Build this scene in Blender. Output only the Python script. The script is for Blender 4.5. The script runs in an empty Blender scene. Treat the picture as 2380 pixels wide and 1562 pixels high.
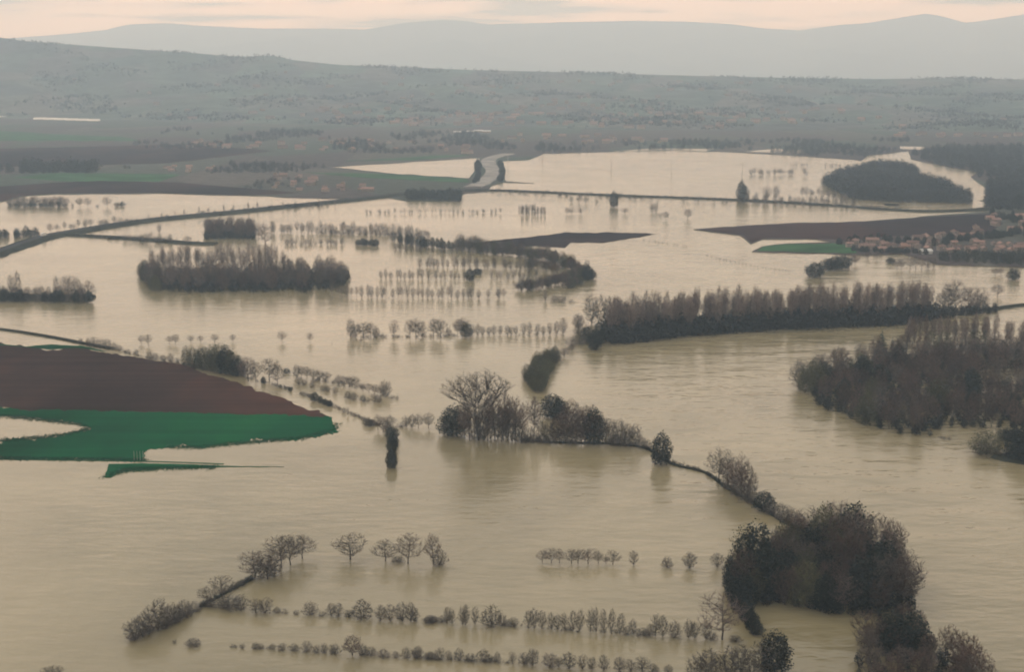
import bpy, bmesh, math, random
import numpy as np
from mathutils import Vector

R = math.radians
scene = bpy.context.scene
rng = np.random.default_rng(7)
random.seed(7)
col = scene.collection

# ------------------------------------------------------------------ camera
CAM_H, LENS, PITCH = 170.0, 50.0, 10.8
F = 2379 * LENS / 36.0                     # focal length in layout pixels (layout 2379 x 1562)
cam_d = bpy.data.cameras.new('camera'); cam_d.lens = LENS; cam_d.sensor_width = 36
cam_d.clip_start = 1.0; cam_d.clip_end = 60000
cam = bpy.data.objects.new('camera', cam_d); col.objects.link(cam)
cam.location = (0, 0, CAM_H); cam.rotation_euler = (R(90 - PITCH), 0, 0)
scene.camera = cam

# ------------------------------------------------------------------ sky, sun, exposure
SUN_EL, SUN_AZ = 42.0, -35.0               # sun ahead and to the left, behind thin cloud
world = bpy.data.worlds.new('World'); scene.world = world; world.use_nodes = True
wn, wl = world.node_tree.nodes, world.node_tree.links
wn.clear()
w_out = wn.new('ShaderNodeOutputWorld'); w_bg = wn.new('ShaderNodeBackground')
sky = wn.new('ShaderNodeTexSky'); sky.sky_type = 'NISHITA'; sky.sun_disc = False
sky.sun_elevation = R(SUN_EL); sky.sun_rotation = R(SUN_AZ); sky.air_density = 1.0; sky.dust_density = 3.0
tc = wn.new('ShaderNodeTexCoord'); sep = wn.new('ShaderNodeSeparateXYZ')
wl.new(tc.outputs['Generated'], sep.inputs[0])
ramp = wn.new('ShaderNodeValToRGB')        # cloud deck: warm near the horizon, grey overhead
ramp.color_ramp.elements[0].position = 0.0; ramp.color_ramp.elements[0].color = (0.90, 0.76, 0.63, 1)
ramp.color_ramp.elements[1].position = 0.45; ramp.color_ramp.elements[1].color = (0.80, 0.77, 0.74, 1)
_e = ramp.color_ramp.elements.new(0.09); _e.color = (1.42, 1.12, 0.82, 1)
wl.new(sep.outputs['Z'], ramp.inputs[0])
mp = wn.new('ShaderNodeMapping'); mp.inputs['Scale'].default_value = (8.0, 8.0, 110.0)
mp.inputs['Location'].default_value = (0.6, 0.0, 0.35)
wl.new(tc.outputs['Generated'], mp.inputs[0])
nz = wn.new('ShaderNodeTexNoise'); nz.inputs['Scale'].default_value = 1.0; nz.inputs['Detail'].default_value = 5
wl.new(mp.outputs[0], nz.inputs[0])
nr = wn.new('ShaderNodeValToRGB')
nr.color_ramp.elements[0].position = 0.40; nr.color_ramp.elements[0].color = (0.30, 0.38, 0.46, 1)
nr.color_ramp.elements[1].position = 0.52; nr.color_ramp.elements[1].color = (1.06, 1.03, 1.0, 1)
wl.new(nz.outputs[0], nr.inputs[0])
cm = wn.new('ShaderNodeMix'); cm.data_type = 'RGBA'; cm.blend_type = 'MULTIPLY'; cm.inputs[0].default_value = 1.0
wl.new(ramp.outputs[0], cm.inputs[6]); wl.new(nr.outputs[0], cm.inputs[7])
SKY_GAIN = 16.0
sc_ = wn.new('ShaderNodeVectorMath'); sc_.operation = 'SCALE'; sc_.inputs[3].default_value = SKY_GAIN
wl.new(cm.outputs[2], sc_.inputs[0])
mx = wn.new('ShaderNodeMix'); mx.data_type = 'RGBA'; mx.inputs[0].default_value = 0.92
wl.new(sky.outputs[0], mx.inputs[6]); wl.new(sc_.outputs[0], mx.inputs[7])
wl.new(mx.outputs[2], w_bg.inputs[0]); w_bg.inputs[1].default_value = 0.1
wl.new(w_bg.outputs[0], w_out.inputs[0])

sun_d = bpy.data.lights.new('sun', 'SUN'); sun_d.energy = 0.9; sun_d.angle = R(20); sun_d.color = (1.0, 0.93, 0.84)
sun = bpy.data.objects.new('sun', sun_d); col.objects.link(sun)
_a, _el = R(SUN_AZ), R(SUN_EL)
sdir = Vector((math.sin(_a) * math.cos(_el), math.cos(_a) * math.cos(_el), math.sin(_el)))
sun.rotation_euler = sdir.to_track_quat('Z', 'Y').to_euler(); sun.location = (0, 0, 400)

scene.view_settings.view_transform = 'Standard'; scene.view_settings.look = 'None'
scene.view_settings.gamma = 1.0; scene.view_settings.exposure = 0.0
scene.view_settings.use_curve_mapping = False
scene.render.engine = 'CYCLES'
scene.cycles.use_denoising = True
scene.cycles.max_bounces = 6; scene.cycles.diffuse_bounces = 2; scene.cycles.glossy_bounces = 3
scene.cycles.volume_bounces = 1; scene.cycles.transparent_max_bounces = 4
scene.cycles.filter_width = 2.0
scene.cycles.sample_clamp_indirect = 5.0

# ------------------------------------------------------------------ helpers
CP, SP = math.cos(R(PITCH)), math.sin(R(PITCH))
def ray(x, y):
    a, b = (x - 1189.5) / F, -(y - 781.0) / F
    return np.array([a, CP + b * SP, -SP + b * CP])
def G(x, y, z=0.0):
    """layout point of the ground at height z"""
    d = ray(x, y); t = (z - CAM_H) / d[2]
    return np.array([d[0] * t, d[1] * t, z])
def G2(x, y):
    p = G(x, y); return (p[0], p[1])
def mpp(x, y):
    """metres per layout pixel of an upright thing standing at that point"""
    d = ray(x, y); t = -CAM_H / d[2]
    dep = math.atan2(-d[2], math.hypot(d[0], d[1]))
    return t / F / math.cos(dep)

def tag(o, label=None, cat=None, group=None, kind=None):
    if label: o['label'] = label
    if cat: o['category'] = cat
    if group: o['group'] = group
    if kind: o['kind'] = kind
    return o
def mesh_from(name, verts, faces, mats, midx=None, smooth=False):
    me = bpy.data.meshes.new(name)
    me.from_pydata([tuple(v) for v in verts], [], [tuple(int(i) for i in f) for f in faces])
    for m in (mats if isinstance(mats, (list, tuple)) else [mats]): me.materials.append(m)
    if midx is not None: me.polygons.foreach_set('material_index', np.asarray(midx, dtype=np.int32))
    if smooth: me.polygons.foreach_set('use_smooth', np.ones(len(me.polygons), dtype=bool))
    me.update()
    return me
def link(name, data, parent=None):
    o = bpy.data.objects.new(name, data); col.objects.link(o)
    if parent is not None: o.parent = parent
    return o
def raw_mesh(name, V, Fc, mat):
    """fast mesh from numpy arrays; Fc is a list of (n,k) int arrays"""
    me = bpy.data.meshes.new(name)
    V = np.asarray(V, dtype=np.float32)
    me.vertices.add(len(V)); me.vertices.foreach_set('co', V.ravel())
    loops, starts, n = [], [], 0
    for f in Fc:
        if len(f) == 0: continue
        k = f.shape[1]; loops.append(f.ravel()); starts.append(np.arange(len(f)) * k + n); n += f.size
    loops = np.concatenate(loops).astype(np.int32); starts = np.concatenate(starts).astype(np.int32)
    me.loops.add(len(loops)); me.loops.foreach_set('vertex_index', loops)
    me.polygons.add(len(starts)); me.polygons.foreach_set('loop_start', starts)
    if mat is not None: me.materials.append(mat)
    me.update(calc_edges=True); me.validate()
    return me

# ------------------------------------------------------------------ materials
def mat_new(name):
    m = bpy.data.materials.new(name); m.use_nodes = True
    nt = m.node_tree; b = nt.nodes['Principled BSDF']
    return m, nt.nodes, nt.links, b
def noise(N, L, scale, detail=3, rough=0.5, vec=None, stretch=None):
    t = N.new('ShaderNodeTexCoord'); n = N.new('ShaderNodeTexNoise')
    n.inputs['Scale'].default_value = scale; n.inputs['Detail'].default_value = detail
    n.inputs['Roughness'].default_value = rough
    src = t.outputs['Object']
    if stretch:
        mpn = N.new('ShaderNodeMapping'); mpn.inputs['Scale'].default_value = stretch[:3]
        if len(stretch) > 3: mpn.inputs['Rotation'].default_value = (0, 0, R(stretch[3]))
        L.new(src, mpn.inputs[0]); src = mpn.outputs[0]
    L.new(src, n.inputs['Vector'])
    return n
def ramp_node(N, L, fac, stops):
    r = N.new('ShaderNodeValToRGB'); els = r.color_ramp.elements
    while len(els) < len(stops): els.new(0.5)
    for e, (p, c) in zip(els, stops): e.position = p; e.color = (*c, 1)
    L.new(fac, r.inputs[0]); return r
def m_flat(name, c, rough=0.9, var=0.0, scale=0.2):
    m, N, L, b = mat_new(name); b.inputs['Roughness'].default_value = rough
    b.inputs['Specular IOR Level'].default_value = 0.2 if rough < 0.75 else 0.0
    if var:
        n = noise(N, L, scale, 4)
        r = ramp_node(N, L, n.outputs[0], [(0.3, tuple(v * (1 - var) for v in c)), (0.7, tuple(v * (1 + var) for v in c))])
        L.new(r.outputs[0], b.inputs['Base Color'])
    else: b.inputs['Base Color'].default_value = (*c, 1)
    return m
def m_plant(name, c, var=0.35, hue=None):
    """bark, twigs and leaves: every tree a little lighter or darker than the next"""
    m, N, L, b = mat_new(name); b.inputs['Roughness'].default_value = 0.9
    b.inputs['Specular IOR Level'].default_value = 0.15
    oi = N.new('ShaderNodeObjectInfo')
    h = hue or c
    r = ramp_node(N, L, oi.outputs['Random'], [(0.0, tuple(v * (1 - var) for v in c)), (0.5, c), (1.0, tuple(v * (1 + var) for v in h))])
    n = noise(N, L, 0.6, 3)
    mxn = N.new('ShaderNodeMix'); mxn.data_type = 'RGBA'; mxn.blend_type = 'MULTIPLY'; mxn.inputs[0].default_value = 1
    r2 = ramp_node(N, L, n.outputs[0], [(0.3, (0.75, 0.75, 0.75)), (0.7, (1.2, 1.2, 1.2))])
    L.new(r.outputs[0], mxn.inputs[6]); L.new(r2.outputs[0], mxn.inputs[7])
    L.new(mxn.outputs[2], b.inputs['Base Color'])
    return m

def make_water():
    m, N, L, b = mat_new('muddy_water')
    n1 = noise(N, L, 0.006, 6, 0.62, stretch=(0.8, 0.6, 1, 24)); n1.inputs['Distortion'].default_value = 1.6
    r = ramp_node(N, L, n1.outputs[0], [(0.3, (0.146, 0.124, 0.066)), (0.7, (0.250, 0.210, 0.122))])
    L.new(r.outputs[0], b.inputs['Base Color'])
    n2 = noise(N, L, 0.006, 3, 0.5, stretch=(0.6, 1.2, 1, -15))
    rr = ramp_node(N, L, n2.outputs[0], [(0.35, (0.10, 0.10, 0.10)), (0.70, (0.20, 0.20, 0.20))])
    L.new(rr.outputs[0], b.inputs['Roughness'])
    b.inputs['IOR'].default_value = 1.333
    b.inputs['Specular IOR Level'].default_value = 0.5
    # ripples: wind streaks and short waves, and longer swirls of the current
    w1 = noise(N, L, 0.16, 3, 0.6, stretch=(0.5, 1.4, 1, 12))
    w2 = noise(N, L, 0.05, 4, 0.6, stretch=(0.45, 1.0, 1, -22))
    mk = noise(N, L, 0.0035, 3, 0.5)
    mr = ramp_node(N, L, mk.outputs[0], [(0.36, (0.25, 0.25, 0.25)), (0.66, (1, 1, 1))])
    b1 = N.new('ShaderNodeBump'); b1.inputs['Distance'].default_value = 0.42
    tcx = N.new('ShaderNodeTexCoord'); sx = N.new('ShaderNodeSeparateXYZ'); L.new(tcx.outputs['Object'], sx.inputs[0])
    chn = N.new('ShaderNodeMapRange'); chn.interpolation_type = 'SMOOTHSTEP'
    chn.inputs[1].default_value = 15; chn.inputs[2].default_value = 95; chn.inputs[3].default_value = 0.28; chn.inputs[4].default_value = 1.0
    L.new(sx.outputs['X'], chn.inputs[0])
    L.new(mr.outputs[0], b1.inputs['Strength']); L.new(w1.outputs[0], b1.inputs['Height'])
    b2 = N.new('ShaderNodeBump'); b2.inputs['Distance'].default_value = 1.6; L.new(chn.outputs[0], b2.inputs['Strength'])
    L.new(w2.outputs[0], b2.inputs['Height']); L.new(b1.outputs[0], b2.inputs['Normal'])
    L.new(b2.outputs[0], b.inputs['Normal'])
    return m
M = {}
M['water'] = make_water()
def make_soil(name, c, ang):
    m, N, L, b = mat_new(name); b.inputs['Roughness'].default_value = 1.0; b.inputs['Specular IOR Level'].default_value = 0.0
    n = noise(N, L, 0.007, 5, 0.6, stretch=(1, 0.5, 1, ang)); n2 = noise(N, L, 0.11, 4, 0.65, stretch=(0.05, 1.0, 1, ang))
    r = ramp_node(N, L, n.outputs[0], [(0.36, tuple(v * 0.55 for v in c)), (0.5, c), (0.62, (c[0] * 1.7, c[1] * 1.3, c[2] * 1.1))])
    r2 = ramp_node(N, L, n2.outputs[0], [(0.3, (0.68,) * 3), (0.7, (1.25,) * 3)])
    mm = N.new('ShaderNodeMix'); mm.data_type = 'RGBA'; mm.blend_type = 'MULTIPLY'; mm.inputs[0].default_value = 1
    L.new(r.outputs[0], mm.inputs[6]); L.new(r2.outputs[0], mm.inputs[7]); L.new(mm.outputs[2], b.inputs['Base Color'])
    bp = N.new('ShaderNodeBump'); bp.inputs['Distance'].default_value = 0.25; L.new(n2.outputs[0], bp.inputs['Height'])
    L.new(bp.outputs[0], b.inputs['Normal'])
    return m
M['soil'] = make_soil('ploughed_soil', (0.040, 0.024, 0.021), 8)
M['soil_far'] = make_soil('far_ploughed_soil', (0.028, 0.020, 0.022), -12)
M['grass'] = make_soil('winter_wheat', (0.003, 0.060, 0.024), 4)
M['bank'] = m_flat('bank_grass', (0.028, 0.030, 0.022), 0.95, 0.4, 0.05)
M['meadow'] = m_flat('far_meadow', (0.035, 0.085, 0.040), 0.95, 0.35, 0.02)
M['asphalt'] = m_flat('asphalt', (0.05, 0.05, 0.055), 0.8, 0.15, 0.1)
M['gravel'] = m_flat('pale_gravel', (0.24, 0.225, 0.205), 0.95, 0.35, 0.04)
M['bed'] = m_flat('river_bed', (0.10, 0.08, 0.05), 0.95, 0.2, 0.01)
def make_plain():
    m, N, L, b = mat_new('valley_plain'); b.inputs['Roughness'].default_value = 0.95; b.inputs['Specular IOR Level'].default_value = 0.1
    t = N.new('ShaderNodeTexCoord'); mpn = N.new('ShaderNodeMapping'); mpn.inputs['Scale'].default_value = (0.006, 0.0026, 0.006)
    mpn.inputs['Rotation'].default_value = (0, 0, 0.12)
    v = N.new('ShaderNodeTexVoronoi'); v.inputs['Scale'].default_value = 1; L.new(t.outputs['Object'], mpn.inputs[0])
    n = noise(N, L, 0.02, 4); ad = N.new('ShaderNodeMixRGB'); ad.blend_type = 'ADD'; ad.inputs[0].default_value = 0.12
    L.new(mpn.outputs[0], ad.inputs[1]); L.new(n.outputs[1], ad.inputs[2]); L.new(ad.outputs[0], v.inputs['Vector'])
    sp = N.new('ShaderNodeSeparateColor'); L.new(v.outputs['Color'], sp.inputs[0])
    r = ramp_node(N, L, sp.outputs[0], [(0.0, (0.036, 0.030, 0.030)), (0.3, (0.052, 0.040, 0.038)), (0.55, (0.026, 0.045, 0.030)), (0.75, (0.045, 0.050, 0.040)), (1.0, (0.068, 0.058, 0.050))])
    n3 = noise(N, L, 0.05, 5, 0.65); r3 = ramp_node(N, L, n3.outputs[0], [(0.35, (0.55,) * 3), (0.65, (1.25,) * 3)])
    mm = N.new('ShaderNodeMix'); mm.data_type = 'RGBA'; mm.blend_type = 'MULTIPLY'; mm.inputs[0].default_value = 1
    L.new(r.outputs[0], mm.inputs[6]); L.new(r3.outputs[0], mm.inputs[7]); L.new(mm.outputs[2], b.inputs['Base Color'])
    return m
M['plain'] = make_plain()
def make_hill():
    m, N, L, b = mat_new('hill_country'); b.inputs['Roughness'].default_value = 0.95; b.inputs['Specular IOR Level'].default_value = 0.1
    t = N.new('ShaderNodeTexCoord'); n = noise(N, L, 0.004, 4)
    mpn = N.new('ShaderNodeMapping'); mpn.inputs['Scale'].default_value = (0.0065, 0.004, 0.0065)
    L.new(t.outputs['Object'], mpn.inputs[0])
    ad = N.new('ShaderNodeMixRGB'); ad.blend_type = 'ADD'; ad.inputs[0].default_value = 0.9
    L.new(mpn.outputs[0], ad.inputs[1]); L.new(n.outputs[1], ad.inputs[2])
    v = N.new('ShaderNodeTexVoronoi'); L.new(ad.outputs[0], v.inputs['Vector']); v.inputs['Scale'].default_value = 1
    sp = N.new('ShaderNodeSeparateColor'); L.new(v.outputs['Color'], sp.inputs[0])
    r = ramp_node(N, L, sp.outputs[0], [(0.0, (0.036, 0.058, 0.050)), (0.3, (0.055, 0.075, 0.060)), (0.5, (0.042, 0.050, 0.052)), (0.7, (0.085, 0.080, 0.072)), (1.0, (0.060, 0.090, 0.070))])
    n3 = noise(N, L, 0.012, 6, 0.7); r3 = ramp_node(N, L, n3.outputs[0], [(0.35, (0.45,) * 3), (0.65, (1.45,) * 3)])
    mm = N.new('ShaderNodeMix'); mm.data_type = 'RGBA'; mm.blend_type = 'MULTIPLY'; mm.inputs[0].default_value = 1
    L.new(r.outputs[0], mm.inputs[6]); L.new(r3.outputs[0], mm.inputs[7]); L.new(mm.outputs[2], b.inputs['Base Color'])
    return m
M['hill'] = make_hill()
M['mountain'] = m_flat('mountain_forest', (0.05, 0.06, 0.06), 0.95, 0.3, 0.001)
M['bark'] = m_plant('bare_bark', (0.060, 0.050, 0.042))
M['twig'] = m_plant('bare_twigs', (0.098, 0.080, 0.070), 0.35, (0.105, 0.080, 0.072))
M['poplar'] = m_plant('poplar_twigs', (0.150, 0.112, 0.096), 0.30)
M['redtwig'] = m_plant('reddish_twigs', (0.078, 0.052, 0.043), 0.35)
M['shrub'] = m_plant('shrub_twigs', (0.090, 0.078, 0.068), 0.35)
M['willow'] = m_plant('willow_catkins', (0.060, 0.060, 0.032), 0.35)
M['ever'] = m_plant('evergreen_leaves', (0.012, 0.017, 0.014), 0.35)
M['conifer'] = m_plant('conifer_needles', (0.018, 0.032, 0.026), 0.25)
M['under'] = m_plant('undergrowth', (0.014, 0.016, 0.015), 0.2)
M['farwood'] = m_flat('far_woods', (0.032, 0.036, 0.038), 0.95, 0.45, 0.015)

# ------------------------------------------------------------------ setting: ground, water
def sheet(name, x0, x1, y0, y1, z, mat):
    me = mesh_from(name, [(x0, y0, z), (x1, y0, z), (x1, y1, z), (x0, y1, z)], [(0, 1, 2, 3)], mat)
    return tag(link(name, me), kind='structure')
sheet('ground', -21700, 21700, -1400, 21700, -4.0, M['bed'])
sheet('water', -7000, 7000, -1400, 5200, 0.0, M['water'])

def smooth_noise(n, amp, seed, k=3):
    r = np.random.default_rng(seed).normal(0, 1, n)
    ker = np.ones(k) / k
    return amp * np.convolve(np.concatenate([r[-k:], r, r[:k]]), ker, 'same')[k:-k] * math.sqrt(k)
def outline(pts, step, amp, seed):
    """closed layout outline -> resampled ragged layout outline"""
    out = []
    n = len(pts)
    for i in range(n):
        a, b = np.array(pts[i], float), np.array(pts[(i + 1) % n], float)
        k = max(1, int(np.linalg.norm((b - a) * (1, 2.5)) / step))
        for j in range(k): out.append(a + (b - a) * j / k)
    out = np.array(out)
    t = (np.roll(out, -1, 0) - np.roll(out, 1, 0)) * (1, 2.5); t /= np.maximum(np.linalg.norm(t, axis=1), 1e-6)[:, None]
    off = smooth_noise(len(out), amp * 1.5, seed, 2) + smooth_noise(len(out), amp * 2.2, seed + 5, 9)
    out[:, 0] += -t[:, 1] * off; out[:, 1] += t[:, 0] * off / 2.2          # in and out across the shore line
    return out
def land(name, pts, z, mat, amp=1.0, step=10, holes=(), seed=1, parent=None):
    for shrink in (1, 0.6, 0.3, 0):                    # a shore that crosses itself is drawn again, calmer
        bm, rings, ok = fill_land(pts, holes, z, amp * shrink, step, seed)
        if ok: break
        bm.free()
    for vs in rings:                                   # the bank going down under the water
        low = [bm.verts.new((v.co.x, v.co.y, -1.2)) for v in vs]
        for i in range(len(vs)):
            j = (i + 1) % len(vs); bm.faces.new((vs[i], vs[j], low[j], low[i]))
    me = bpy.data.meshes.new(name); bm.to_mesh(me); bm.free(); me.materials.append(mat)
    return tag(link(name, me, parent), kind='structure')
def fill_land(pts, holes, z, amp, step, seed):
    bm = bmesh.new(); edges = []; rings = []
    for k, p in enumerate([pts] + list(holes)):
        o = outline(p, step, amp, seed + 17 * k)
        vs = [bm.verts.new(G(x, y, z)) for x, y in o]
        es = [bm.edges.new((vs[i], vs[(i + 1) % len(vs)])) for i in range(len(vs))]
        edges += es; rings.append(vs)
    bmesh.ops.triangle_fill(bm, use_beauty=True, use_dissolve=False, edges=edges)
    for f in bm.faces:
        if f.normal.z < 0: f.normal_flip()
    want = abs(sum(a.co.x * b.co.y - b.co.x * a.co.y for a, b in zip(rings[0], rings[0][1:] + rings[0][:1]))) / 2
    return bm, rings, sum(f.calc_area() for f in bm.faces) > want * 0.85

PLAIN = [(-2500, 520), (-700, 480), (0, 470), (50, 456), (134, 450), (370, 449), (570, 455), (680, 459), (790, 462), (880, 455),
         (946, 466), (1070, 468), (1072, 450), (1130, 445), (1142, 432), (1170, 424), (1240, 425), (1175, 421), (1168, 400),
         (1163, 374), (1230, 371), (1264, 356), (1398, 353), (1559, 350), (1732, 356), (1832, 361), (1976, 370), (2000, 373),
         (2017, 361), (2111, 351), (2118, 369), (2168, 380), (2272, 400), (2255, 410), (2289, 437), (2289, 464), (2258, 467),
         (2256, 478), (2300, 492), (2160, 502), (2000, 514), (1850, 518), (1700, 526), (1612, 533), (1720, 546), (1745, 566),
         (1772, 555), (1900, 556), (1938, 563), (1830, 565), (1770, 573), (1748, 584), (1800, 586), (1900, 588), (2000, 592),
         (2100, 590), (2180, 614), (2379, 621), (3600, 690), (6500, 420), (3600, 262), (1189, 258), (-1500, 258)]
LAGOON = [(761, 388), (949, 376), (1114, 367), (1104, 390), (1090, 414), (895, 402)]
land('valley_plain', PLAIN, 0.5, M['plain'], 0.5, 14, [LAGOON], 3)
land('ploughed_field', [(0, 801), (-400, 795), (-400, 940), (0, 945), (60, 950), (400, 959), (762, 969), (735, 955), (700, 943), (640, 917), (560, 893),
      (470, 866), (425, 848), (330, 832), (240, 818), (180, 808), (110, 811)], 0.16, M['soil'], 1.5, 6, seed=11)
land('grass_field', [(-400, 944), (-60, 945), (60, 945), (400, 952), (740, 962), (788, 983), (775, 1000), (700, 1018), (560, 1030), (460, 1040), (390, 1038), (345, 1042),
      (338, 1069), (100, 1066), (-400, 1062), (-400, 1040), (0, 1025), (90, 1018), (160, 1010), (205, 997), (190, 987), (120, 978), (40, 968), (0, 966), (-100, 962)], 0.12, M['grass'], 2.2, 4, seed=12)
land('grass_verge', [(-300, 798), (0, 799), (60, 806), (120, 800), (185, 804), (245, 816), (180, 808.5), (110, 811), (0, 802), (-300, 800)], 0.17, M['grass'], 0.5, 8, seed=13)
land('ditch_bank', [(244, 1110), (252, 1078), (330, 1077), (500, 1082), (660, 1085), (500, 1086.5), (400, 1087), (330, 1088), (285, 1090), (272, 1096), (258, 1110)], 0.12, M['grass'], 0.35, 8, seed=14)
land('ploughed_strip', [(1085, 567), (1140, 560), (1250, 549), (1320, 541), (1500, 541), (1524, 544), (1480, 552), (1400, 563), (1325, 563), (1310, 574), (1200, 574)], 0.2, M['soil_far'], 0.6, 8, seed=15)
land('ploughed_field', [(1620, 533), (1700, 527), (1850, 519.5), (2000, 516), (2160, 504), (2310, 496), (2330, 520), (2290, 545), (2070, 548), (1960, 560), (1930, 555), (1775, 553), (1747, 563), (1725, 545)], 0.65, M['soil_far'], 0.4, 14, seed=16)
land('grass_field', [(1758, 583), (1775, 573), (1830, 566.5), (1936, 566), (1985, 572), (1990, 588), (1900, 587), (1800, 584.5)], 0.66, M['meadow'], 0.4, 10, seed=17)
land('ploughed_field', [(-900, 445), (0, 433), (250, 418), (420, 425), (700, 448), (570, 454), (370, 448), (134, 449), (50, 455), (0, 468), (-700, 478)], 0.66, M['soil_far'], 0.3, 14, seed=18)
land('grass_field', [(30, 412), (140, 402), (420, 405), (370, 421), (150, 420)], 0.68, M['meadow'], 0.5, 12, seed=19)
land('grass_field', [(-900, 310), (0, 305), (280, 318), (330, 328), (60, 326), (-900, 330)], 0.66, M['meadow'], 0.4, 14, seed=20)
land('ploughed_field', [(-900, 365), (0, 345), (450, 335), (640, 350), (400, 378), (-300, 395)], 0.67, M['soil_far'], 0.4, 14, seed=21)
land('grass_field', [(700, 400), (890, 404), (1085, 416), (1090, 424), (860, 414)], 0.66, M['meadow'], 0.3, 12, seed=22)
land('grass_field', [(800, 374), (1000, 362), (1100, 360), (960, 372)], 0.66, M['meadow'], 0.3, 12, seed=26)
for k, p in enumerate([[(1420, 352.5), (1500, 345), (1660, 345), (1640, 351), (1560, 347)], [(2090, 340), (2150, 341), (2148, 348), (2092, 346)], [(1730, 352), (1800, 346), (1870, 349), (1880, 357), (1800, 354)],
                       [(2190, 456), (2290, 468), (2300, 481), (2240, 484), (2060, 478), (2050, 474)], [(1990, 471), (2090, 474), (2086, 479), (2000, 477)]]):
    land('flood_pool', p, 0.72, M['water'], 0.4, 12, seed=30 + k)

def strip(name, pts, w_top, w_base, z, mat, surf=None, n=8):
    """an embankment along layout points (list of x, y); closed trapezoid section"""
    P = np.array([G2(*p) for p in pts]); out = []
    for i in range(len(P) - 1):                         # Catmull-Rom
        p0, p1, p2, p3 = P[max(i - 1, 0)], P[i], P[i + 1], P[min(i + 2, len(P) - 1)]
        for t in np.linspace(0, 1, n, endpoint=False):
            out.append(0.5 * (2 * p1 + (p2 - p0) * t + (2 * p0 - 5 * p1 + 4 * p2 - p3) * t ** 2 + (3 * p1 - p0 - 3 * p2 + p3) * t ** 3))
    out.append(P[-1]); Q = np.array(out)
    T = np.gradient(Q, axis=0); T /= np.linalg.norm(T, axis=1)[:, None]; Nn = np.stack([-T[:, 1], T[:, 0]], 1)
    jit = smooth_noise(len(Q), w_base * 0.05, len(pts) + 5)
    rings = []
    for s, zz in ((-(w_base) / 2, -1.2), (-w_top / 2, z), (w_top / 2, z), (w_base / 2, -1.2)):
        off = s + (jit if abs(s) > w_top / 2 + 0.01 else 0)
        rings.append(np.column_stack([Q + Nn * np.reshape(off, (-1, 1)) if np.ndim(off) else Q + Nn * off, np.full(len(Q), zz)]))
    m = len(Q); V = np.concatenate(rings); fc = []
    for k in range(3):
        for i in range(m - 1): fc.append((k * m + i, k * m + i + 1, (k + 1) * m + i + 1, (k + 1) * m + i))
    fc += [(0, m, 2 * m, 3 * m), (m - 1, 4 * m - 1, 3 * m - 1, 2 * m - 1)]
    o = tag(link(name, mesh_from(name, V, fc, mat)), kind='structure')
    if surf:
        a = np.column_stack([Q - Nn * surf[0] / 2, np.full(m, z + 0.06)]); b = np.column_stack([Q + Nn * surf[0] / 2, np.full(m, z + 0.06)])
        r = link(surf[1], mesh_from(surf[1], np.concatenate([a, b]), [(i, i + 1, m + i + 1, m + i) for i in range(m - 1)], surf[2]))
        tag(r, kind='structure')
    return o
ROAD = [(-160, 640), (-60, 607), (0, 588), (60, 567), (110, 552), (200, 536), (300, 520), (400, 508), (480, 501), (580, 491), (660, 482), (780, 470), (880, 459), (960, 450), (1060, 445), (1130, 443)]
strip('road_embankment', ROAD, 13, 36, 2.6, M['bank'], (7, 'road', M['asphalt']))
strip('causeway', [(1120, 443), (1200, 445), (1400, 454), (1560, 460), (1720, 466), (1900, 476), (2060, 488), (2170, 492), (2300, 488)], 9, 18, 1.8, M['bank'])
strip('road', [(1098, 436), (1120, 425), (1142, 410), (1146, 395), (1134, 380), (1142, 368), (1180, 358)], 22, 34, 1.6, M['gravel'])
strip('bank', [(150, 547), (215, 550), (300, 555), (380, 561), (440, 566), (500, 568)], 9, 22, 1.6, M['bank'])
strip('dike', [(-260, 735), (0, 766), (70, 776), (140, 788), (200, 800), (262, 811)], 2.5, 7, 0.9, M['bank'])
strip('bank', [(-300, 690), (-100, 690), (0, 691), (110, 693), (212, 695)], 16, 24, 1.8, M['bank'])
strip('levee', [(1210, 1022), (1300, 1029), (1420, 1032), (1500, 1042), (1560, 1078), (1640, 1100), (1690, 1135), (1750, 1168), (1800, 1200), (1860, 1235), (1960, 1290)], 1.4, 4.5, 0.5, M['bank'])
strip('bank', [(2290, 722), (2330, 716), (2379, 710), (2600, 690)], 5, 10, 1.2, M['bank'])
strip('bank', [(465, 1412), (500, 1392), (545, 1368), (585, 1347)], 1.0, 3.0, 0.35, M['bank'])
strip('bank', [(2320, 1060), (2379, 1074), (2600, 1110)], 8, 14, 0.9, M['bank'])
strip('track', [(-300, 1066), (0, 1068), (120, 1070), (338, 1073), (520, 1079)], 0.8, 1.8, 0.2, M['grass'])

# ------------------------------------------------------------------ hills and mountains
RIDGE = np.array([(-2500, 60), (-900, 55), (-200, 66), (0, 80), (100, 96), (300, 111), (480, 124), (560, 131), (600, 132), (650, 129), (700, 140), (800, 151), (950, 157), (1100, 163), (1300, 168), (1500, 174), (1800, 181), (2000, 184), (2200, 182), (2379, 186), (3000, 180), (4500, 170)], float)
def hz_ridge(u, Yr):
    x = 1189.5 + u * F * CP                            # layout column of direction u = X/Y (far away)
    y = np.interp(x, RIDGE[:, 0], RIDGE[:, 1])
    b = -(y - 781.0) / F
    return CAM_H + Yr * (-SP + b * CP) / (CP + b * SP)
_ph = rng.uniform(0, 6.28, 40)
def lump(X, Y):
    s = 0
    for k, (fx, fy, a) in enumerate(((900, 1400, 1.0), (520, 700, .7), (300, 380, .45), (170, 220, .25), (95, 120, .12))):
        s = s + a * np.sin(X / fx * 6.28 + _ph[k] + 1.3 * np.sin(Y / fy * 3.1 + _ph[k + 6])) * np.cos(Y / fy * 6.28 + _ph[k + 12] + np.sin(X / fx * 2.2 + _ph[k + 18]))
    return s
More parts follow.
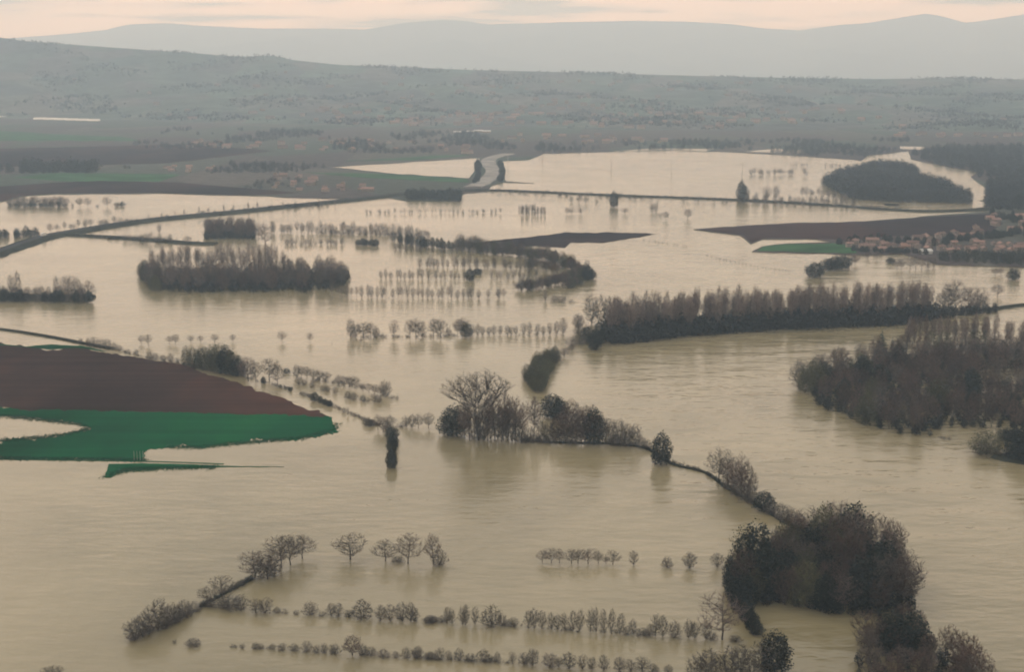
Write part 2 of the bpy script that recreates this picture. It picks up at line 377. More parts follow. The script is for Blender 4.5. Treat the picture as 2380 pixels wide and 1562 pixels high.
YR = 6200.0
def hill_z(X, Y):
    X, Y = np.asarray(X, float), np.asarray(Y, float)
    u = X / Y
    y0 = np.interp(u, [-0.6, -0.33, -0.1, 0.1, 0.4], [4700, 4600, 4000, 3750, 3650])
    s = np.clip((Y - y0) / (YR - y0), 0, 1)
    sm = s ** 1.35 * (1.0 - 0.12 * np.sin(s * math.pi))
    z = np.maximum(hz_ridge(u, YR), 20) * sm + lump(X, Y) * 11 * np.sin(np.clip(s, 0, 1) * math.pi) ** 0.7
    z = np.where(Y > YR, hz_ridge(u, YR) * (1 - 0.5 * np.clip((Y - YR) / 1500, 0, 1)), z)
    return np.where(Y < y0, -2.0, z - 1.5 + 3 * np.clip(s * 20, 0, 1))
us = np.linspace(-1.0, 1.0, 300); ys = np.concatenate([np.linspace(3500, 6200, 110), np.linspace(6260, 8000, 14)])
U, Y = np.meshgrid(us, ys); X = U * Y
Z = hill_z(X, Y)
ny, nx = U.shape
idx = np.arange(ny * nx).reshape(ny, nx)
hf = np.stack([idx[:-1, :-1], idx[:-1, 1:], idx[1:, 1:], idx[1:, :-1]], -1).reshape(-1, 4)
me = raw_mesh('hills', np.column_stack([X.ravel(), Y.ravel(), Z.ravel()]), [hf], M['hill'])
me.polygons.foreach_set('use_smooth', np.ones(len(me.polygons), dtype=bool))
tag(link('hills', me), kind='structure')

MTN = np.array([(-3000, 60), (-800, 100), (0, 92), (168, 80), (278, 69), (335, 55), (419, 52), (503, 59), (637, 65), (771, 65), (865, 67), (948, 52), (1032, 45), (1082, 47), (1133, 55), (1220, 53), (1300, 50), (1468, 47), (1581, 49), (1681, 55), (1748, 64), (1832, 70), (1916, 57), (1983, 52), (2050, 40), (2111, 30), (2151, 37), (2201, 52), (2252, 45), (2352, 28), (2450, 24), (2700, 50), (4500, 40)], float)
def mtn_z(u, Yr):
    x = 1189.5 + u * F * CP; y = np.interp(x, MTN[:, 0], MTN[:, 1]); b = -(y - 781.0) / F
    return CAM_H + Yr * (-SP + b * CP) / (CP + b * SP)
us = np.linspace(-0.95, 0.95, 420); ys = np.concatenate([np.linspace(15500, 20000, 26), np.linspace(20250, 21600, 6)])
U, Y = np.meshgrid(us, ys); X = U * Y
s = np.clip((Y - 15500) / 4500, 0, 1)
Z = mtn_z(U, 20000) * (s ** 1.2) + lump(X / 5, Y / 5) * 70 * np.sin(s * math.pi) ** 1.0
Z = np.where(Y > 20000, mtn_z(U, 20000) * (1 - (Y - 20000) / 1900), Z) - 3 + 0.5
ny, nx = U.shape; idx = np.arange(ny * nx).reshape(ny, nx)
hf = np.stack([idx[:-1, :-1], idx[:-1, 1:], idx[1:, 1:], idx[1:, :-1]], -1).reshape(-1, 4)
me = raw_mesh('mountains', np.column_stack([X.ravel(), Y.ravel(), Z.ravel()]), [hf], M['mountain'])
me.polygons.foreach_set('use_smooth', np.ones(len(me.polygons), dtype=bool))
tag(link('mountains', me), kind='structure')

# ------------------------------------------------------------------ tree prototypes
def prisms(S):
    """S rows: p0(3) p1(3) r0 r1 -> three-sided tapered prisms"""
    S = np.asarray(S, float); n = len(S)
    p0, p1, r0, r1 = S[:, 0:3], S[:, 3:6], S[:, 6:7], S[:, 7:8]
    d = p1 - p0; d /= np.maximum(np.linalg.norm(d, axis=1), 1e-6)[:, None]
    a = np.where(np.abs(d[:, 2:3]) < 0.9, [[0, 0, 1.0]], [[1.0, 0, 0]])
    e1 = np.cross(d, a); e1 /= np.linalg.norm(e1, axis=1)[:, None]; e2 = np.cross(d, e1)
    V = []
    for p, r in ((p0, r0), (p1, r1)):
        for k in range(3):
            an = k * 2 * math.pi / 3; V.append(p + r * (e1 * math.cos(an) + e2 * math.sin(an)))
    V = np.stack(V, 1).reshape(-1, 3); b = np.arange(n)[:, None] * 6
    f = np.concatenate([b + np.array([[k, (k + 1) % 3, 3 + (k + 1) % 3, 3 + k]]) for k in range(3)])
    return V, f
def cards(C, size, g):
    """small leaf-sized faces, each one bent and turned at random"""
    n = len(C); a = g.normal(size=(n, 3)); a /= np.linalg.norm(a, axis=1)[:, None]
    b = g.normal(size=(n, 3)); b -= (a * b).sum(1)[:, None] * a; b /= np.linalg.norm(b, axis=1)[:, None]
    s = size * g.uniform(0.6, 1.3, (n, 1))
    V = np.stack([C - a * s, C + b * s * 0.6, C + a * s, C - b * s * 0.6], 1).reshape(-1, 3)
    return V, np.arange(n)[:, None] * 4 + np.array([[0, 1, 2, 3]])
def env(shape, t):
    t = np.clip(t, 0, 1)
    return {'round': math.sqrt(max(0.0, 1 - (2 * t - 1) ** 2)), 'column': min(1, 0.45 + t * 1.6) * math.sqrt(max(0, 1 - t ** 3.5)),
            'vase': min(1, 0.15 + t * 1.35) * math.sqrt(max(0.02, 1 - max(0, (t - 0.55) / 0.45) ** 2)), 'cone': (1 - t) * 0.98 + 0.02,
            'dome': math.sqrt(max(0.0, 1 - t ** 2)) * min(1, 0.7 + t)}[shape]
def unit(v): return v / max(1e-9, np.linalg.norm(v))
def crown_points(g, n, H, W, cb, shape, lobes, edge=0.45):
    """points spread through the crown volume, its outline pushed in and out by lobes"""
    out = np.zeros((0, 3))
    while len(out) < n:
        m = n * 3 + 20
        t = g.uniform(0, 1, m); Rm = np.array([env(shape, q) for q in t]); keep = g.uniform(0, 1, m) < np.maximum(Rm, 0.12) ** 2
        t, Rm = t[keep], Rm[keep]; k = len(t); an = g.uniform(0, 6.283, k)
        lob = 1 + 0.16 * np.sin(an * 2 + lobes[0] + t * 3) + 0.12 * np.sin(an * 3 + lobes[1] - t * 7) + 0.10 * np.sin(an * 5 + lobes[2] + t * 13)
        r = Rm * W / 2 * g.uniform(0, 1, k) ** edge * lob
        z = H * (cb + t * (1 - cb)) * (1 + 0.05 * np.sin(an * 2 + lobes[1]))
        out = np.concatenate([out, np.column_stack([np.cos(an) * r, np.sin(an) * r, z])])
    return out[:n]
def nearest(A, B, lift):
    """for each point of A the node of B that would feed it: close by and lower down"""
    d = A[:, None, :] - B[None, :, :]
    c = np.linalg.norm(d, axis=2) + lift * np.maximum(0, -d[:, :, 2]) * 3
    return c.argmin(1)
def bend(A, B, r0, r1, g, k=3, sag=0.10):
    """a bent branch of k pieces from A to B"""
    n = len(A); L = np.linalg.norm(B - A, axis=1)[:, None]
    mid = (A + B) / 2 + g.normal(0, 1, (n, 3)) * L * sag * 0.6; mid[:, 2] -= (L * sag * 0.4)[:, 0]
    segs = []; q0 = A
    for j in range(1, k + 1):
        q = j / k; q1 = (1 - q) ** 2 * A + 2 * q * (1 - q) * mid + q * q * B
        segs.append(np.column_stack([q0, q1, np.full(n, r0 + (r1 - r0) * (j - 1) / k), np.full(n, r0 + (r1 - r0) * j / k)])); q0 = q1
    return np.concatenate(segs)
def grow(g, H, W, cb, shape, nl, ns, nt, tw, rt, stems=1, lean=0.03, leaf=0, leaf_size=0.3, edge=0.45, top=0.88):
    lobes = g.uniform(0, 6.28, 3)
    trunk, nodes = [], []
    for k in range(stems):
        an = g.uniform(0, 6.28) if stems == 1 else k * 6.283 / stems + g.normal(0, 0.3); sp = g.uniform(0.5, 1.0) if stems > 1 else 0
        hi = H * (top if stems == 1 else g.uniform(0.55, top))
        tip = np.array([math.cos(an) * sp * W * 0.30, math.sin(an) * sp * W * 0.30, hi]); tip[:2] += g.normal(0, lean * H, 2)
        pts = []
        for q in np.linspace(0, 1, 8):
            p = np.array([*(tip[:2] * q ** 1.4), -1.0 + (hi + 1.0) * q]); p[:2] += g.normal(0, 0.008 * H, 2) * (0.2 < q < 1); pts.append(p)
        r0 = rt / math.sqrt(stems)
        for i in range(7): trunk.append((*pts[i], *pts[i + 1], r0 * (1 - i / 7.6), r0 * (1 - (i + 1) / 7.6)))
        P = np.array(pts); zz = np.linspace(max(0.05, cb * 0.8) * H, hi, 14)
        nodes.append(np.column_stack([np.interp(zz, P[:, 2], P[:, 0]), np.interp(zz, P[:, 2], P[:, 1]), zz]))
    nodes = np.concatenate(nodes)
    Lp = crown_points(g, nl, H, W * 0.86, cb, shape, lobes, edge)
    A = nodes[nearest(Lp - [0, 0, 0.12 * H], nodes, 1.0)]
    limbs = bend(A, Lp, rt * 0.36, rt * 0.12, g, 4, 0.12)
    n2 = np.concatenate([A + (Lp - A) * q for q in (0.35, 0.55, 0.75, 1.0)] + [nodes[len(nodes) // 2:]])
    Sp = crown_points(g, ns, H, W * 0.95, cb, shape, lobes, edge)
    A2 = n2[nearest(Sp - [0, 0, 0.03 * H], n2, 0.6)]
    subs = bend(A2, Sp, tw * 2.0, tw * 1.1, g, 2, 0.12)
    n3 = np.concatenate([A2 + (Sp - A2) * q for q in (0.4, 0.6, 0.8, 1.0)])
    Tp = crown_points(g, nt, H, W, cb, shape, lobes, edge)
    A3 = n3[nearest(Tp - [0, 0, 0.02 * H], n3, 0.6)]
    tw3 = np.column_stack([A3, Tp, np.full(nt, tw), np.full(nt, tw * 0.55)])
    tv, tf = prisms(np.concatenate([np.array(trunk), limbs])); wv, wf = prisms(np.concatenate([subs, tw3]))
    if leaf:
        C = crown_points(g, leaf, H, W * 1.02, cb, shape, lobes, 0.38); C = C + g.normal(0, leaf_size * 0.8, C.shape); C[:, 2] = np.maximum(C[:, 2], 0.1)
        lv, lf = cards(C, leaf_size, g); lf = lf + len(wv); wv = np.concatenate([wv, lv]); wf = np.concatenate([wf, lf])
    return (tv, tf), (wv, wf)

# nominal height, width, and how it grows
KIND = {
 'b': dict(H=10, W=9.0, cb=0.20, shape='round', nl=16, ns=110, nt=900, tw=0.026, rt=0.26),
 'v': dict(H=24, W=21., cb=0.26, shape='vase', nl=44, ns=300, nt=1900, tw=0.040, rt=0.55, stems=6),
 'p': dict(H=22, W=6.0, cb=0.30, shape='column', nl=30, ns=130, nt=950, tw=0.040, rt=0.24, lean=0.010, top=0.95),
 't': dict(H=9, W=4.2, cb=0.03, shape='column', nl=18, ns=100, nt=760, tw=0.026, rt=0.13, stems=4, lean=0.01),
 's': dict(H=4, W=4.6, cb=0.02, shape='dome', nl=18, ns=100, nt=800, tw=0.020, rt=0.12, stems=7, lean=0.01),
 'r': dict(H=12, W=8.0, cb=0.14, shape='round', nl=18, ns=120, nt=1000, tw=0.036, rt=0.20, stems=3),
 'w': dict(H=9, W=8.0, cb=0.04, shape='dome', nl=18, ns=90, nt=500, tw=0.030, rt=0.20, stems=4, leaf=1700, leaf_size=0.19),
 'e': dict(H=9, W=7.0, cb=0.03, shape='dome', nl=18, ns=70, nt=300, tw=0.030, rt=0.20, stems=2, leaf=2400, leaf_size=0.24),
 'c': dict(H=14, W=5.0, cb=0.03, shape='cone', nl=40, ns=120, nt=300, tw=0.030, rt=0.20, leaf=2400, leaf_size=0.22),
}
MATS = {'b': 'twig', 'v': 'twig', 'p': 'poplar', 't': 'shrub', 's': 'shrub', 'r': 'redtwig', 'w': 'willow', 'e': 'ever', 'c': 'conifer'}
NAMES = {'b': 'bare_tree', 'v': 'spreading_tree', 'p': 'poplar_tree', 't': 'young_tree', 's': 'shrub', 'r': 'bare_woodland_tree', 'w': 'willow_tree', 'e': 'evergreen_tree', 'c': 'conifer_tree'}
CATS = {'s': 'shrub', 'c': 'conifer'}
PROTO = {}
for k, kw in KIND.items():
    PROTO[k] = []
    for v in range(2 if k == 'v' else 4):
        g = np.random.default_rng(100 + ord(k) * 7 + v)
        (tv, tf), (wv, wf) = grow(g, **kw)
        PROTO[k].append((raw_mesh(NAMES[k] + '_trunk', tv, [tf], M['bark']), raw_mesh(NAMES[k] + '_crown', wv, [wf], M[MATS[k]]), kw['H'], kw['W']))
# light version for trees a few pixels high: one mesh, trunk and crown in two materials
def light_kind(k, seed, n=(7, 24, 130), fat=2.4):
    kw = dict(KIND[k]); kw['nl'], kw['ns'], kw['nt'] = n; kw['tw'] = kw['tw'] * fat
    if 'leaf' in kw: kw['leaf'] = 200; kw['leaf_size'] = kw['leaf_size'] * 2.4
    return grow(np.random.default_rng(seed), **kw)
LIGHT = {}
for k in KIND:
    LIGHT[k] = []
    for v in range(3):
        (tv, tf), (wv, wf) = light_kind(k, 900 + v + ord(k))
        me = raw_mesh(NAMES[k], np.concatenate([tv, wv]), [tf, wf + len(tv)], M['bark']); me.materials.append(M[MATS[k]])
        mi = np.zeros(len(me.polygons), dtype=np.int32); mi[len(tf):] = 1; me.polygons.foreach_set('material_index', mi)
        LIGHT[k].append((me, KIND[k]['H'], KIND[k]['W']))
COUNT = {}
LOOK = {'b': 'grey bare round tree', 'v': 'fan-shaped bare tree', 'p': 'tall bare poplar', 't': 'thin upright bare tree', 's': 'low twiggy shrub', 'r': 'reddish brown bare tree', 'w': 'olive willow', 'e': 'dark leafy evergreen', 'c': 'dark conifer'}
def plant(k, X, Y, h, w=None, label='', group='', z=0.0, light=False, rz=None):
    """one tree as a thing of its own: an Empty with trunk and crown"""
    v = random.randrange(len(PROTO[k]))
    nm = NAMES[k]; COUNT[nm] = COUNT.get(nm, 0) + 1
    if light:
        me, H, W = LIGHT[k][v % 3]; t = bpy.data.objects.new(nm, me); col.objects.link(t)
    else:
        tm, cm_, H, W = PROTO[k][v]; t = bpy.data.objects.new(nm, None); t.empty_display_size = 0.5; col.objects.link(t)
        link('stems' if k == 's' else 'trunk', tm, t); link('crown', cm_, t)
    sz = h / H; sx = (w / W) if w else sz * random.uniform(0.88, 1.15)
    t.location = (X, Y, z); t.scale = (sx, sx, sz); t.rotation_euler = (random.gauss(0, 0.035), random.gauss(0, 0.035), rz if rz is not None else random.uniform(0, 6.28))
    return tag(t, label.replace('{k}', LOOK[k]), CATS.get(k, 'tree'), group)
def crop(x0, y0, s):
    return lambda x, y: (x0 + s * x, y0 + s * y)
def row(frame, s, items, label, group, default='s'):
    """items: (x, base y, height[, width[, kind]]) in the pixels of one enlarged crop"""
    for it in items:
        x, y = frame(it[0], it[1]); m = mpp(x, y)
        k = next((q for q in it if isinstance(q, str)), default)
        nums = [q for q in it if not isinstance(q, str)]
        label_ = label.replace('{in}', 'in'); h = nums[2] * s * m * random.uniform(1.02, 1.18); w = nums[3] * s * m * random.uniform(1.25, 1.5) if len(nums) > 3 else None
        p = G(x, y)
        plant(k, p[0], p[1], h, w, label_, group, light=nums[2] * s < 12)
def along(frame, s, pts, n, h, label, group, kinds='s', jit=6, w=None, z=0):
    P = np.array(pts, float); d = np.concatenate([[0], np.cumsum(np.linalg.norm(np.diff(P, axis=0), axis=1))])
    for i in range(n):
        q = (i + 0.5 + random.uniform(-0.3, 0.3)) / n * d[-1]
        x = np.interp(q, d, P[:, 0]) + random.uniform(-jit, jit); y = np.interp(q, d, P[:, 1]) + random.uniform(-jit, jit) * 0.3
        x, y = frame(x, y); m = mpp(x, y); p = G(x, y); hh = h * random.uniform(0.72, 1.18) * s
        plant(random.choice(kinds), p[0], p[1], hh * m, (w * s * m * random.uniform(.8, 1.2)) if w else None, label, group, light=hh < 14, z=z)
def inside(p, poly):
    c = False; j = len(poly) - 1
    for i in range(len(poly)):
        if (poly[i][1] > p[1]) != (poly[j][1] > p[1]) and p[0] < (poly[j][0] - poly[i][0]) * (p[1] - poly[i][1]) / (poly[j][1] - poly[i][1]) + poly[i][0]: c = not c
        j = i
    return c
def scatter(polyV, spacing, seed, tries=40):
    """evenly irregular points of a layout polygon, on the ground, nearest first"""
    poly = [G2(*p) for p in polyV]; g = np.random.default_rng(seed)
    xs = [p[0] for p in poly]; ys_ = [p[1] for p in poly]; cell = {}; out = []
    area = (max(xs) - min(xs)) * (max(ys_) - min(ys_))
    for _ in range(int(area / spacing ** 2 * tries / 8) + 200):
        p = (g.uniform(min(xs), max(xs)), g.uniform(min(ys_), max(ys_)))
        if not inside(p, poly): continue
        c = (int(p[0] // spacing), int(p[1] // spacing))
        if any((p[0] - q[0]) ** 2 + (p[1] - q[1]) ** 2 < spacing ** 2 for i in (-1, 0, 1) for j in (-1, 0, 1) for q in cell.get((c[0] + i, c[1] + j), ())): continue
        cell.setdefault(c, []).append(p); out.append(p)
    return out
def grove(polyV, spacing, h, kinds, label, group, seed, w=None, light=False):
    poly = np.array([G2(*p) for p in polyV]); nxt = np.roll(poly, -1, 0)
    for p in scatter(polyV, spacing, seed):
        e = nxt - poly; t = np.clip(((p - poly) * e).sum(1) / np.maximum((e * e).sum(1), 1e-6), 0, 1)
        rim = np.linalg.norm(poly + e * t[:, None] - p, axis=1).min() < spacing * 0.8
        plant(random.choice(kinds), p[0], p[1], random.uniform(*h), w and random.uniform(*w), label.replace('{in}', 'on the rim of' if rim else 'deep in'), group, light=light)
def thicket(name, polyV, spacing, h, label, cat, seed, kind='e', mat='under', z=0.0, clump=None):
    """undergrowth or far wood nobody could count: one joined mesh"""
    pts = scatter(polyV, spacing, seed); g = np.random.default_rng(seed + 1)
    if clump is not None: pts = [p for p in pts if lump(p[0] * 2.2 + seed * 31, p[1] * 0.9) + g.normal(0, 0.25) > clump]
    base = []
    for v in range(4):
        (tv, tf), (wv, wf) = light_kind(kind, 70 + v, (5, 10, 50), 3.4)
        base.append((np.concatenate([tv, wv]), np.concatenate([tf, wf + len(tv)])))
    Vs, Fs, n = [], [], 0; H, W = KIND[kind]['H'], KIND[kind]['W']
    for p in pts:
        bv, bf = base[g.integers(4)]; hh = g.uniform(*h) / H; ww = hh * g.uniform(0.9, 1.4); a = g.uniform(0, 6.28); c, s_ = math.cos(a), math.sin(a)
        v = np.column_stack([(bv[:, 0] * c - bv[:, 1] * s_) * ww + p[0], (bv[:, 0] * s_ + bv[:, 1] * c) * ww + p[1], bv[:, 2] * hh + z])
        Vs.append(v); Fs.append(bf + n); n += len(v)
    if not Vs: return
    o = link(name, raw_mesh(name, np.concatenate(Vs), [np.concatenate(Fs)], M[mat]))
    return tag(o, label, cat, kind='stuff')

def brush(name, lineV, width, n_per_m, h, label, seed, kind='s', mat='shrub', z=0.0, gap=0.35):
    g = np.random.default_rng(seed); P = np.array([G2(*p) for p in lineV]); d = np.concatenate([[0], np.cumsum(np.linalg.norm(np.diff(P, axis=0), axis=1))])
    base = []
    for v in range(4):
        (tv, tf), (wv, wf) = light_kind(kind, 270 + v, (5, 12, 60), 2.4); base.append((np.concatenate([tv, wv]), np.concatenate([tf, wf + len(tv)])))
    Vs, Fs, n = [], [], 0; H, ph = KIND[kind]['H'], g.uniform(0, 6.28, 3)
    for _ in range(int(d[-1] * n_per_m)):
        q = g.uniform(0, d[-1])
        if math.sin(q / 9.0 + ph[0]) + math.sin(q / 4.1 + ph[1]) + 0.6 * math.sin(q / 23.0 + ph[2]) < -2 + 4 * gap: continue
        x = np.interp(q, d, P[:, 0]) + g.normal(0, width / 2); y = np.interp(q, d, P[:, 1]) + g.normal(0, width / 2)
        bv, bf = base[g.integers(4)]; hh = g.uniform(*h) / H; ww = hh * g.uniform(0.9, 1.6); a = g.uniform(0, 6.28); c, s_ = math.cos(a), math.sin(a)
        Vs.append(np.column_stack([(bv[:, 0] * c - bv[:, 1] * s_) * ww + x, (bv[:, 0] * s_ + bv[:, 1] * c) * ww + y, bv[:, 2] * hh + z])); Fs.append(bf + n); n += len(bv)
    return tag(link(name, raw_mesh(name, np.concatenate(Vs), [np.concatenate(Fs)], M[mat])), label, 'scrub', kind='stuff')
LEVEE = [(1210, 1022), (1300, 1029), (1420, 1032), (1500, 1042), (1560, 1078), (1640, 1100), (1690, 1135), (1750, 1168), (1800, 1200), (1860, 1235)]
brush('scrub', LEVEE, 1.6, 1.5, (0.7, 2.2), 'low scrub along the thin levee', 501, 's', 'under', 0.2, 0.2)
brush('scrub', [(465, 1412), (500, 1392), (545, 1368), (585, 1347)], 1.2, 2.0, (0.7, 2.0), 'low scrub on the narrow bank of the diagonal hedge', 502, 's', 'under', 0.2, 0.15)
brush('scrub', [(300, 1490), (360, 1466), (420, 1440), (465, 1415)], 2.0, 1.6, (0.8, 2.6), 'scrub under the low end of the diagonal hedge', 512, 's', 'shrub', 0, 0.2)
brush('scrub', [(600, 1424), (850, 1436), (1100, 1446), (1300, 1465), (1500, 1476), (1680, 1488)], 1.0, 0.8, (0.6, 1.5), 'low scrub between the bushes of the long hedgerow', 503, 's', 'shrub', 0, 0.45)
brush('scrub', [(540, 1505), (800, 1518), (1000, 1532), (1250, 1545), (1500, 1560)], 1.0, 0.6, (0.5, 1.2), 'low scrub in the lowest drowned hedgerow', 504, 's', 'shrub', 0, 0.5)
brush('scrub', ROAD, 17, 0.45, (1.0, 3.4), 'scrub on the slopes of the road embankment', 505, 's', 'under', 0.5, 0.2)
brush('scrub', [(1120, 443), (1200, 445), (1400, 454), (1560, 460), (1720, 466), (1900, 476), (2060, 488), (2170, 492), (2300, 488)], 7, 0.5, (1.2, 4.2), 'scrub along the lake causeway', 506, 's', 'under', 0.5, 0.3)
brush('scrub', [(150, 547), (215, 550), (300, 555), (380, 561), (440, 566), (500, 568)], 9, 0.5, (1.0, 3.0), 'scrub on the low bank branching from the road', 507, 's', 'under', 0.5, 0.2)
brush('scrub', [(760, 800), (900, 784), (1050, 781), (1310, 778)], 1.5, 0.5, (0.6, 1.6), 'scrub linking the long broken row', 508, 's', 'shrub', 0, 0.5)
brush('scrub', [(200, 800), (262, 811), (330, 830), (420, 846), (560, 876), (680, 905), (790, 950), (880, 990)], 1.4, 1.1, (0.7, 2.0), 'scrub strung along the drowned fence beside the field', 509, 's', 'shrub', 0, 0.32)
brush('scrub', [(685, 872), (760, 888), (830, 900), (925, 928)], 3.0, 1.0, (0.8, 2.4), 'scrub joining the loose double row off the field', 510, 's', 'shrub', 0, 0.35)
brush('scrub', [(430, 850), (520, 868), (600, 882)], 2.5, 1.2, (1.0, 3.0), 'scrub under the willow clump by the field', 511, 's', 'shrub', 0, 0.2)

S1 = 0.3351
A4 = crop(217.5, 1196.4, S1); A5 = crop(942.6, 1196.4, S1); A6 = crop(1580.6, 1015.0, 0.35)
B4 = crop(0, 326.3, S1); B5 = crop(761.3, 326.3, S1); B6 = crop(1580.7, 326.3, 0.3355)
C1 = crop(0, 725, S1); C2 = crop(761.3, 688.8, S1); C3 = crop(1580.6, 616.3, 0.3355); C4 = crop(362.5, 761.3, 0.2437)
I1 = crop(0, 0, 1.0)

# ---- foreground hedgerows standing in the flood
g1 = 'shrubs of the lowest flooded hedgerow'
row(A4, S1, [(560,895,28,34),(690,910,48,100),(970,922,22,44),(1030,927,32,40),(1120,932,42,50),(1155,932,38,40),(1240,937,42,44),(1305,942,46,60),(1390,948,48,60),(1480,952,72,60),(1545,957,50,50),(1600,962,62,50),(1670,967,72,66),
   (1870,975,70,70),(1925,978,55,70),(2010,987,46,80),(2095,992,40,50),(2170,997,76,66),(2245,998,72,70),(2330,1003,44,70)], '{k} in the lowest, most drowned hedgerow, parallel to the long one', g1)
row(A4, S1, [(1795,978,118,110,'r')], 'reddish rounded bush standing tallest in the drowned line of low shrubs', None)
row(A5, S1, [(80,988,74,70),(170,1000,44,70),(235,1007,80,64),(300,1008,64,50),(370,1012,74,66),(450,1017,42,80),(540,1022,84,80),(590,1022,40,60),(635,1023,64,50),(740,1037,76,44,'t'),(820,1044,80,66,'t'),(880,1047,96,80,'t'),(1000,1058,84,90,'t'),(1060,1058,70,40,'t'),
   (1135,1068,104,84,'t'),(1225,1073,94,52,'t'),(1290,1077,86,50,'t'),(1375,1083,94,66,'t'),(1480,1088,94,74,'t'),(1560,1091,84,60,'t'),(1640,1092,94,74,'t'),(1720,1094,54,60),(1820,1100,60,50)], '{k} in the lowest, most drowned hedgerow, parallel to the long one', g1)
g2 = 'trees of the long hedgerow ending at the lone flat-topped tree'
l2 = '{k} in the long flooded hedgerow ending at a lone flat-topped tree'
row(A4, S1, [(1125,684,98,80,'t'),(1190,684,96,80,'t'),(1270,682,40,56),(1325,687,34,44),(1405,692,28,40),(1505,697,92,86),(1590,702,30,54),(1650,706,84,60,'t'),(1700,708,88,60,'t'),(1770,708,46,56),(1865,717,122,130),(1990,737,108,64,'t'),(2060,738,112,70,'t'),(2140,742,118,70,'t'),(2200,744,122,74,'t'),(2335,748,44,90)], l2, g2)
row(A5, S1, [(60,742,90,50,'t'),(175,748,40,86),(250,748,44,60),(285,757,112,50,'t'),(320,757,100,50,'t'),(395,767,112,50,'t'),(415,767,140,50,'t'),(480,763,114,44,'t'),(590,777,138,116),(670,773,76,60),(715,775,50,50),(750,778,60,60),(850,792,128,60,'t'),(890,793,132,56,'t'),(945,793,124,56,'t'),(1010,797,110,54,'t'),(1055,798,106,50,'t'),(1100,802,114,44,'t'),(1160,806,126,54,'t'),(1205,808,130,54,'t'),
   (1280,816,150,50,'t'),(1318,818,154,46,'t'),(1375,826,150,50,'t'),(1425,828,150,54,'t'),(1485,828,140,60,'t'),(1530,832,60,60),(1575,833,94,56,'t'),(1640,838,44,90),(1690,842,70,60),(1730,847,142,60,'t'),(1780,848,146,60,'t'),(1870,852,104,84),(1960,857,120,60,'t'),(2005,858,116,60,'t'),(2080,862,112,64,'t'),(2120,865,50,70)], l2, g2)
row(A5, S1, [(2195,870,285,215,'b')], 'lone flat-topped tree with a bare trunk at the end of the long flooded hedgerow', None)
row(A5, S1, [(2285,882,44,76)], 'small dark shrub in the water beside the lone flat-topped tree', None)
g3 = 'scattered trees standing in open flood water'
row(A4, S1, [(1780,312,150,175,'b')], 'wide oak-like bare tree, the loose one next to the diagonal hedge', g3)
row(A4, S1, [(2025,324,132,134,'b')], 'small bare lollipop tree between the wide oak-like tree and the tallest loose tree', g3)
row(A4, S1, [(2180,342,205,152,'b')], 'tallest of four loose bare trees in open water, a shrub at its foot', g3)
row(A4, S1, [(2110,328,36,80)], 'low shrub spreading at the foot of the tallest loose tree', None)
row(A5, S1, [(192,345,190,116,'b')], 'pale leaning bare tree beside a dark bush, last of the four loose trees', g3)
row(A5, S1, [(235,352,100,96)], 'dark round bush under the pale leaning bare tree', None)
g3b = 'short row of bare bushes in open water'
row(A5, S1, [(945,332,78,66),(1010,337,100,76),(1065,337,88,66),(1150,342,92,76),(1195,342,104,76),(1265,342,92,90),(1335,342,86,60),(1388,342,44,46),(1435,347,94,84)], 'round brown bush in the short tight row standing alone in open water', g3b, 'b')
row(A5, S1, [(1580,352,92,54,'t')], 'single thin upright tree just past the short tight row of bushes', None)
row(A5, S1, [(1815,367,74,68)], 'small round brown bush standing alone between the thin upright tree and the wood', None)
row(A5, S1, [(1970,373,106,80,'t')], 'pale bushy tree alone in the water near the dark riverside wood', None)
row(A5, S1, [(2160,364,84,70,'t')], 'faint twiggy tree at the very edge of the dark riverside wood', None)

# ---- diagonal hedge on the left of the foreground
g4 = 'trees of the diagonal hedge'
row(A4, S1, [(290,872,136,128,'t'),(340,850,150,120,'t'),(385,832,180,110,'t'),(450,800,190,116,'t'),(505,780,140,110),(545,752,126,110),(590,730,110,90),(630,708,112,100,'t'),(690,672,64,90)], '{k} at the low end of the diagonal flooded hedge', g4)
row(A4, S1, [(785,612,108,114,'b'),(890,576,130,136,'b'),(815,640,64,80),(950,652,94,120),(900,650,80,90),(1020,662,96,84)], '{k} in the middle of the diagonal flooded hedge', g4)
row(A4, S1, [(1120,442,185,160,'b'),(1205,450,190,150,'b'),(1170,440,120,120),(1250,430,130,100),(1300,372,200,160,'b'),(1365,352,195,150,'b'),(1445,305,160,140,'b')], '{k} at the high end of the diagonal flooded hedge', g4)
along(A4, S1, [(740, 660), (770, 640)], 2, 40, '{k} in the middle of the diagonal flooded hedge', g4)
along(A4, S1, [(930, 548), (1110, 442)], 8, 42, 'low bush on the narrow bank inside the diagonal flooded hedge', 'low bushes of the diagonal hedge', w=60)

# ---- levee and the riverside wood, bottom right
g5 = 'trees along the levee'
row(A6, 0.35, [(255,300,195,140,'b'),(310,335,185,120,'b'),(365,372,210,120,'r'),(410,402,250,110,'b'),(450,432,240,100,'r'),(330,352,110,90),(430,425,120,90),(380,395,120,90),(470,448,130,80)], '{k} in the bare clump on the thin levee by the river', g5)
row(A6, 0.35, [(555,492,112,110,'e'),(600,515,90,80),(660,548,104,90),(700,572,116,100),(745,598,124,90),(800,625,110,90)], 'dark round bush on the levee between the bare clump and the riverside wood', 'dark bushes on the levee', 's')
along(A6, 0.35, [(0, 205), (80, 215), (160, 242), (230, 285)], 9, 26, 'low scrub bush along the thin levee top', 'scrub on the levee', w=40)
g6 = 'trees of the riverside wood'; l6 = '{k} {in} the riverside wood where the levee widens'
WOODV = [(1722, 1385), (1770, 1405), (1990, 1433), (2110, 1440), (2122, 1405), (2065, 1310), (1960, 1262), (1880, 1262), (1800, 1310)]
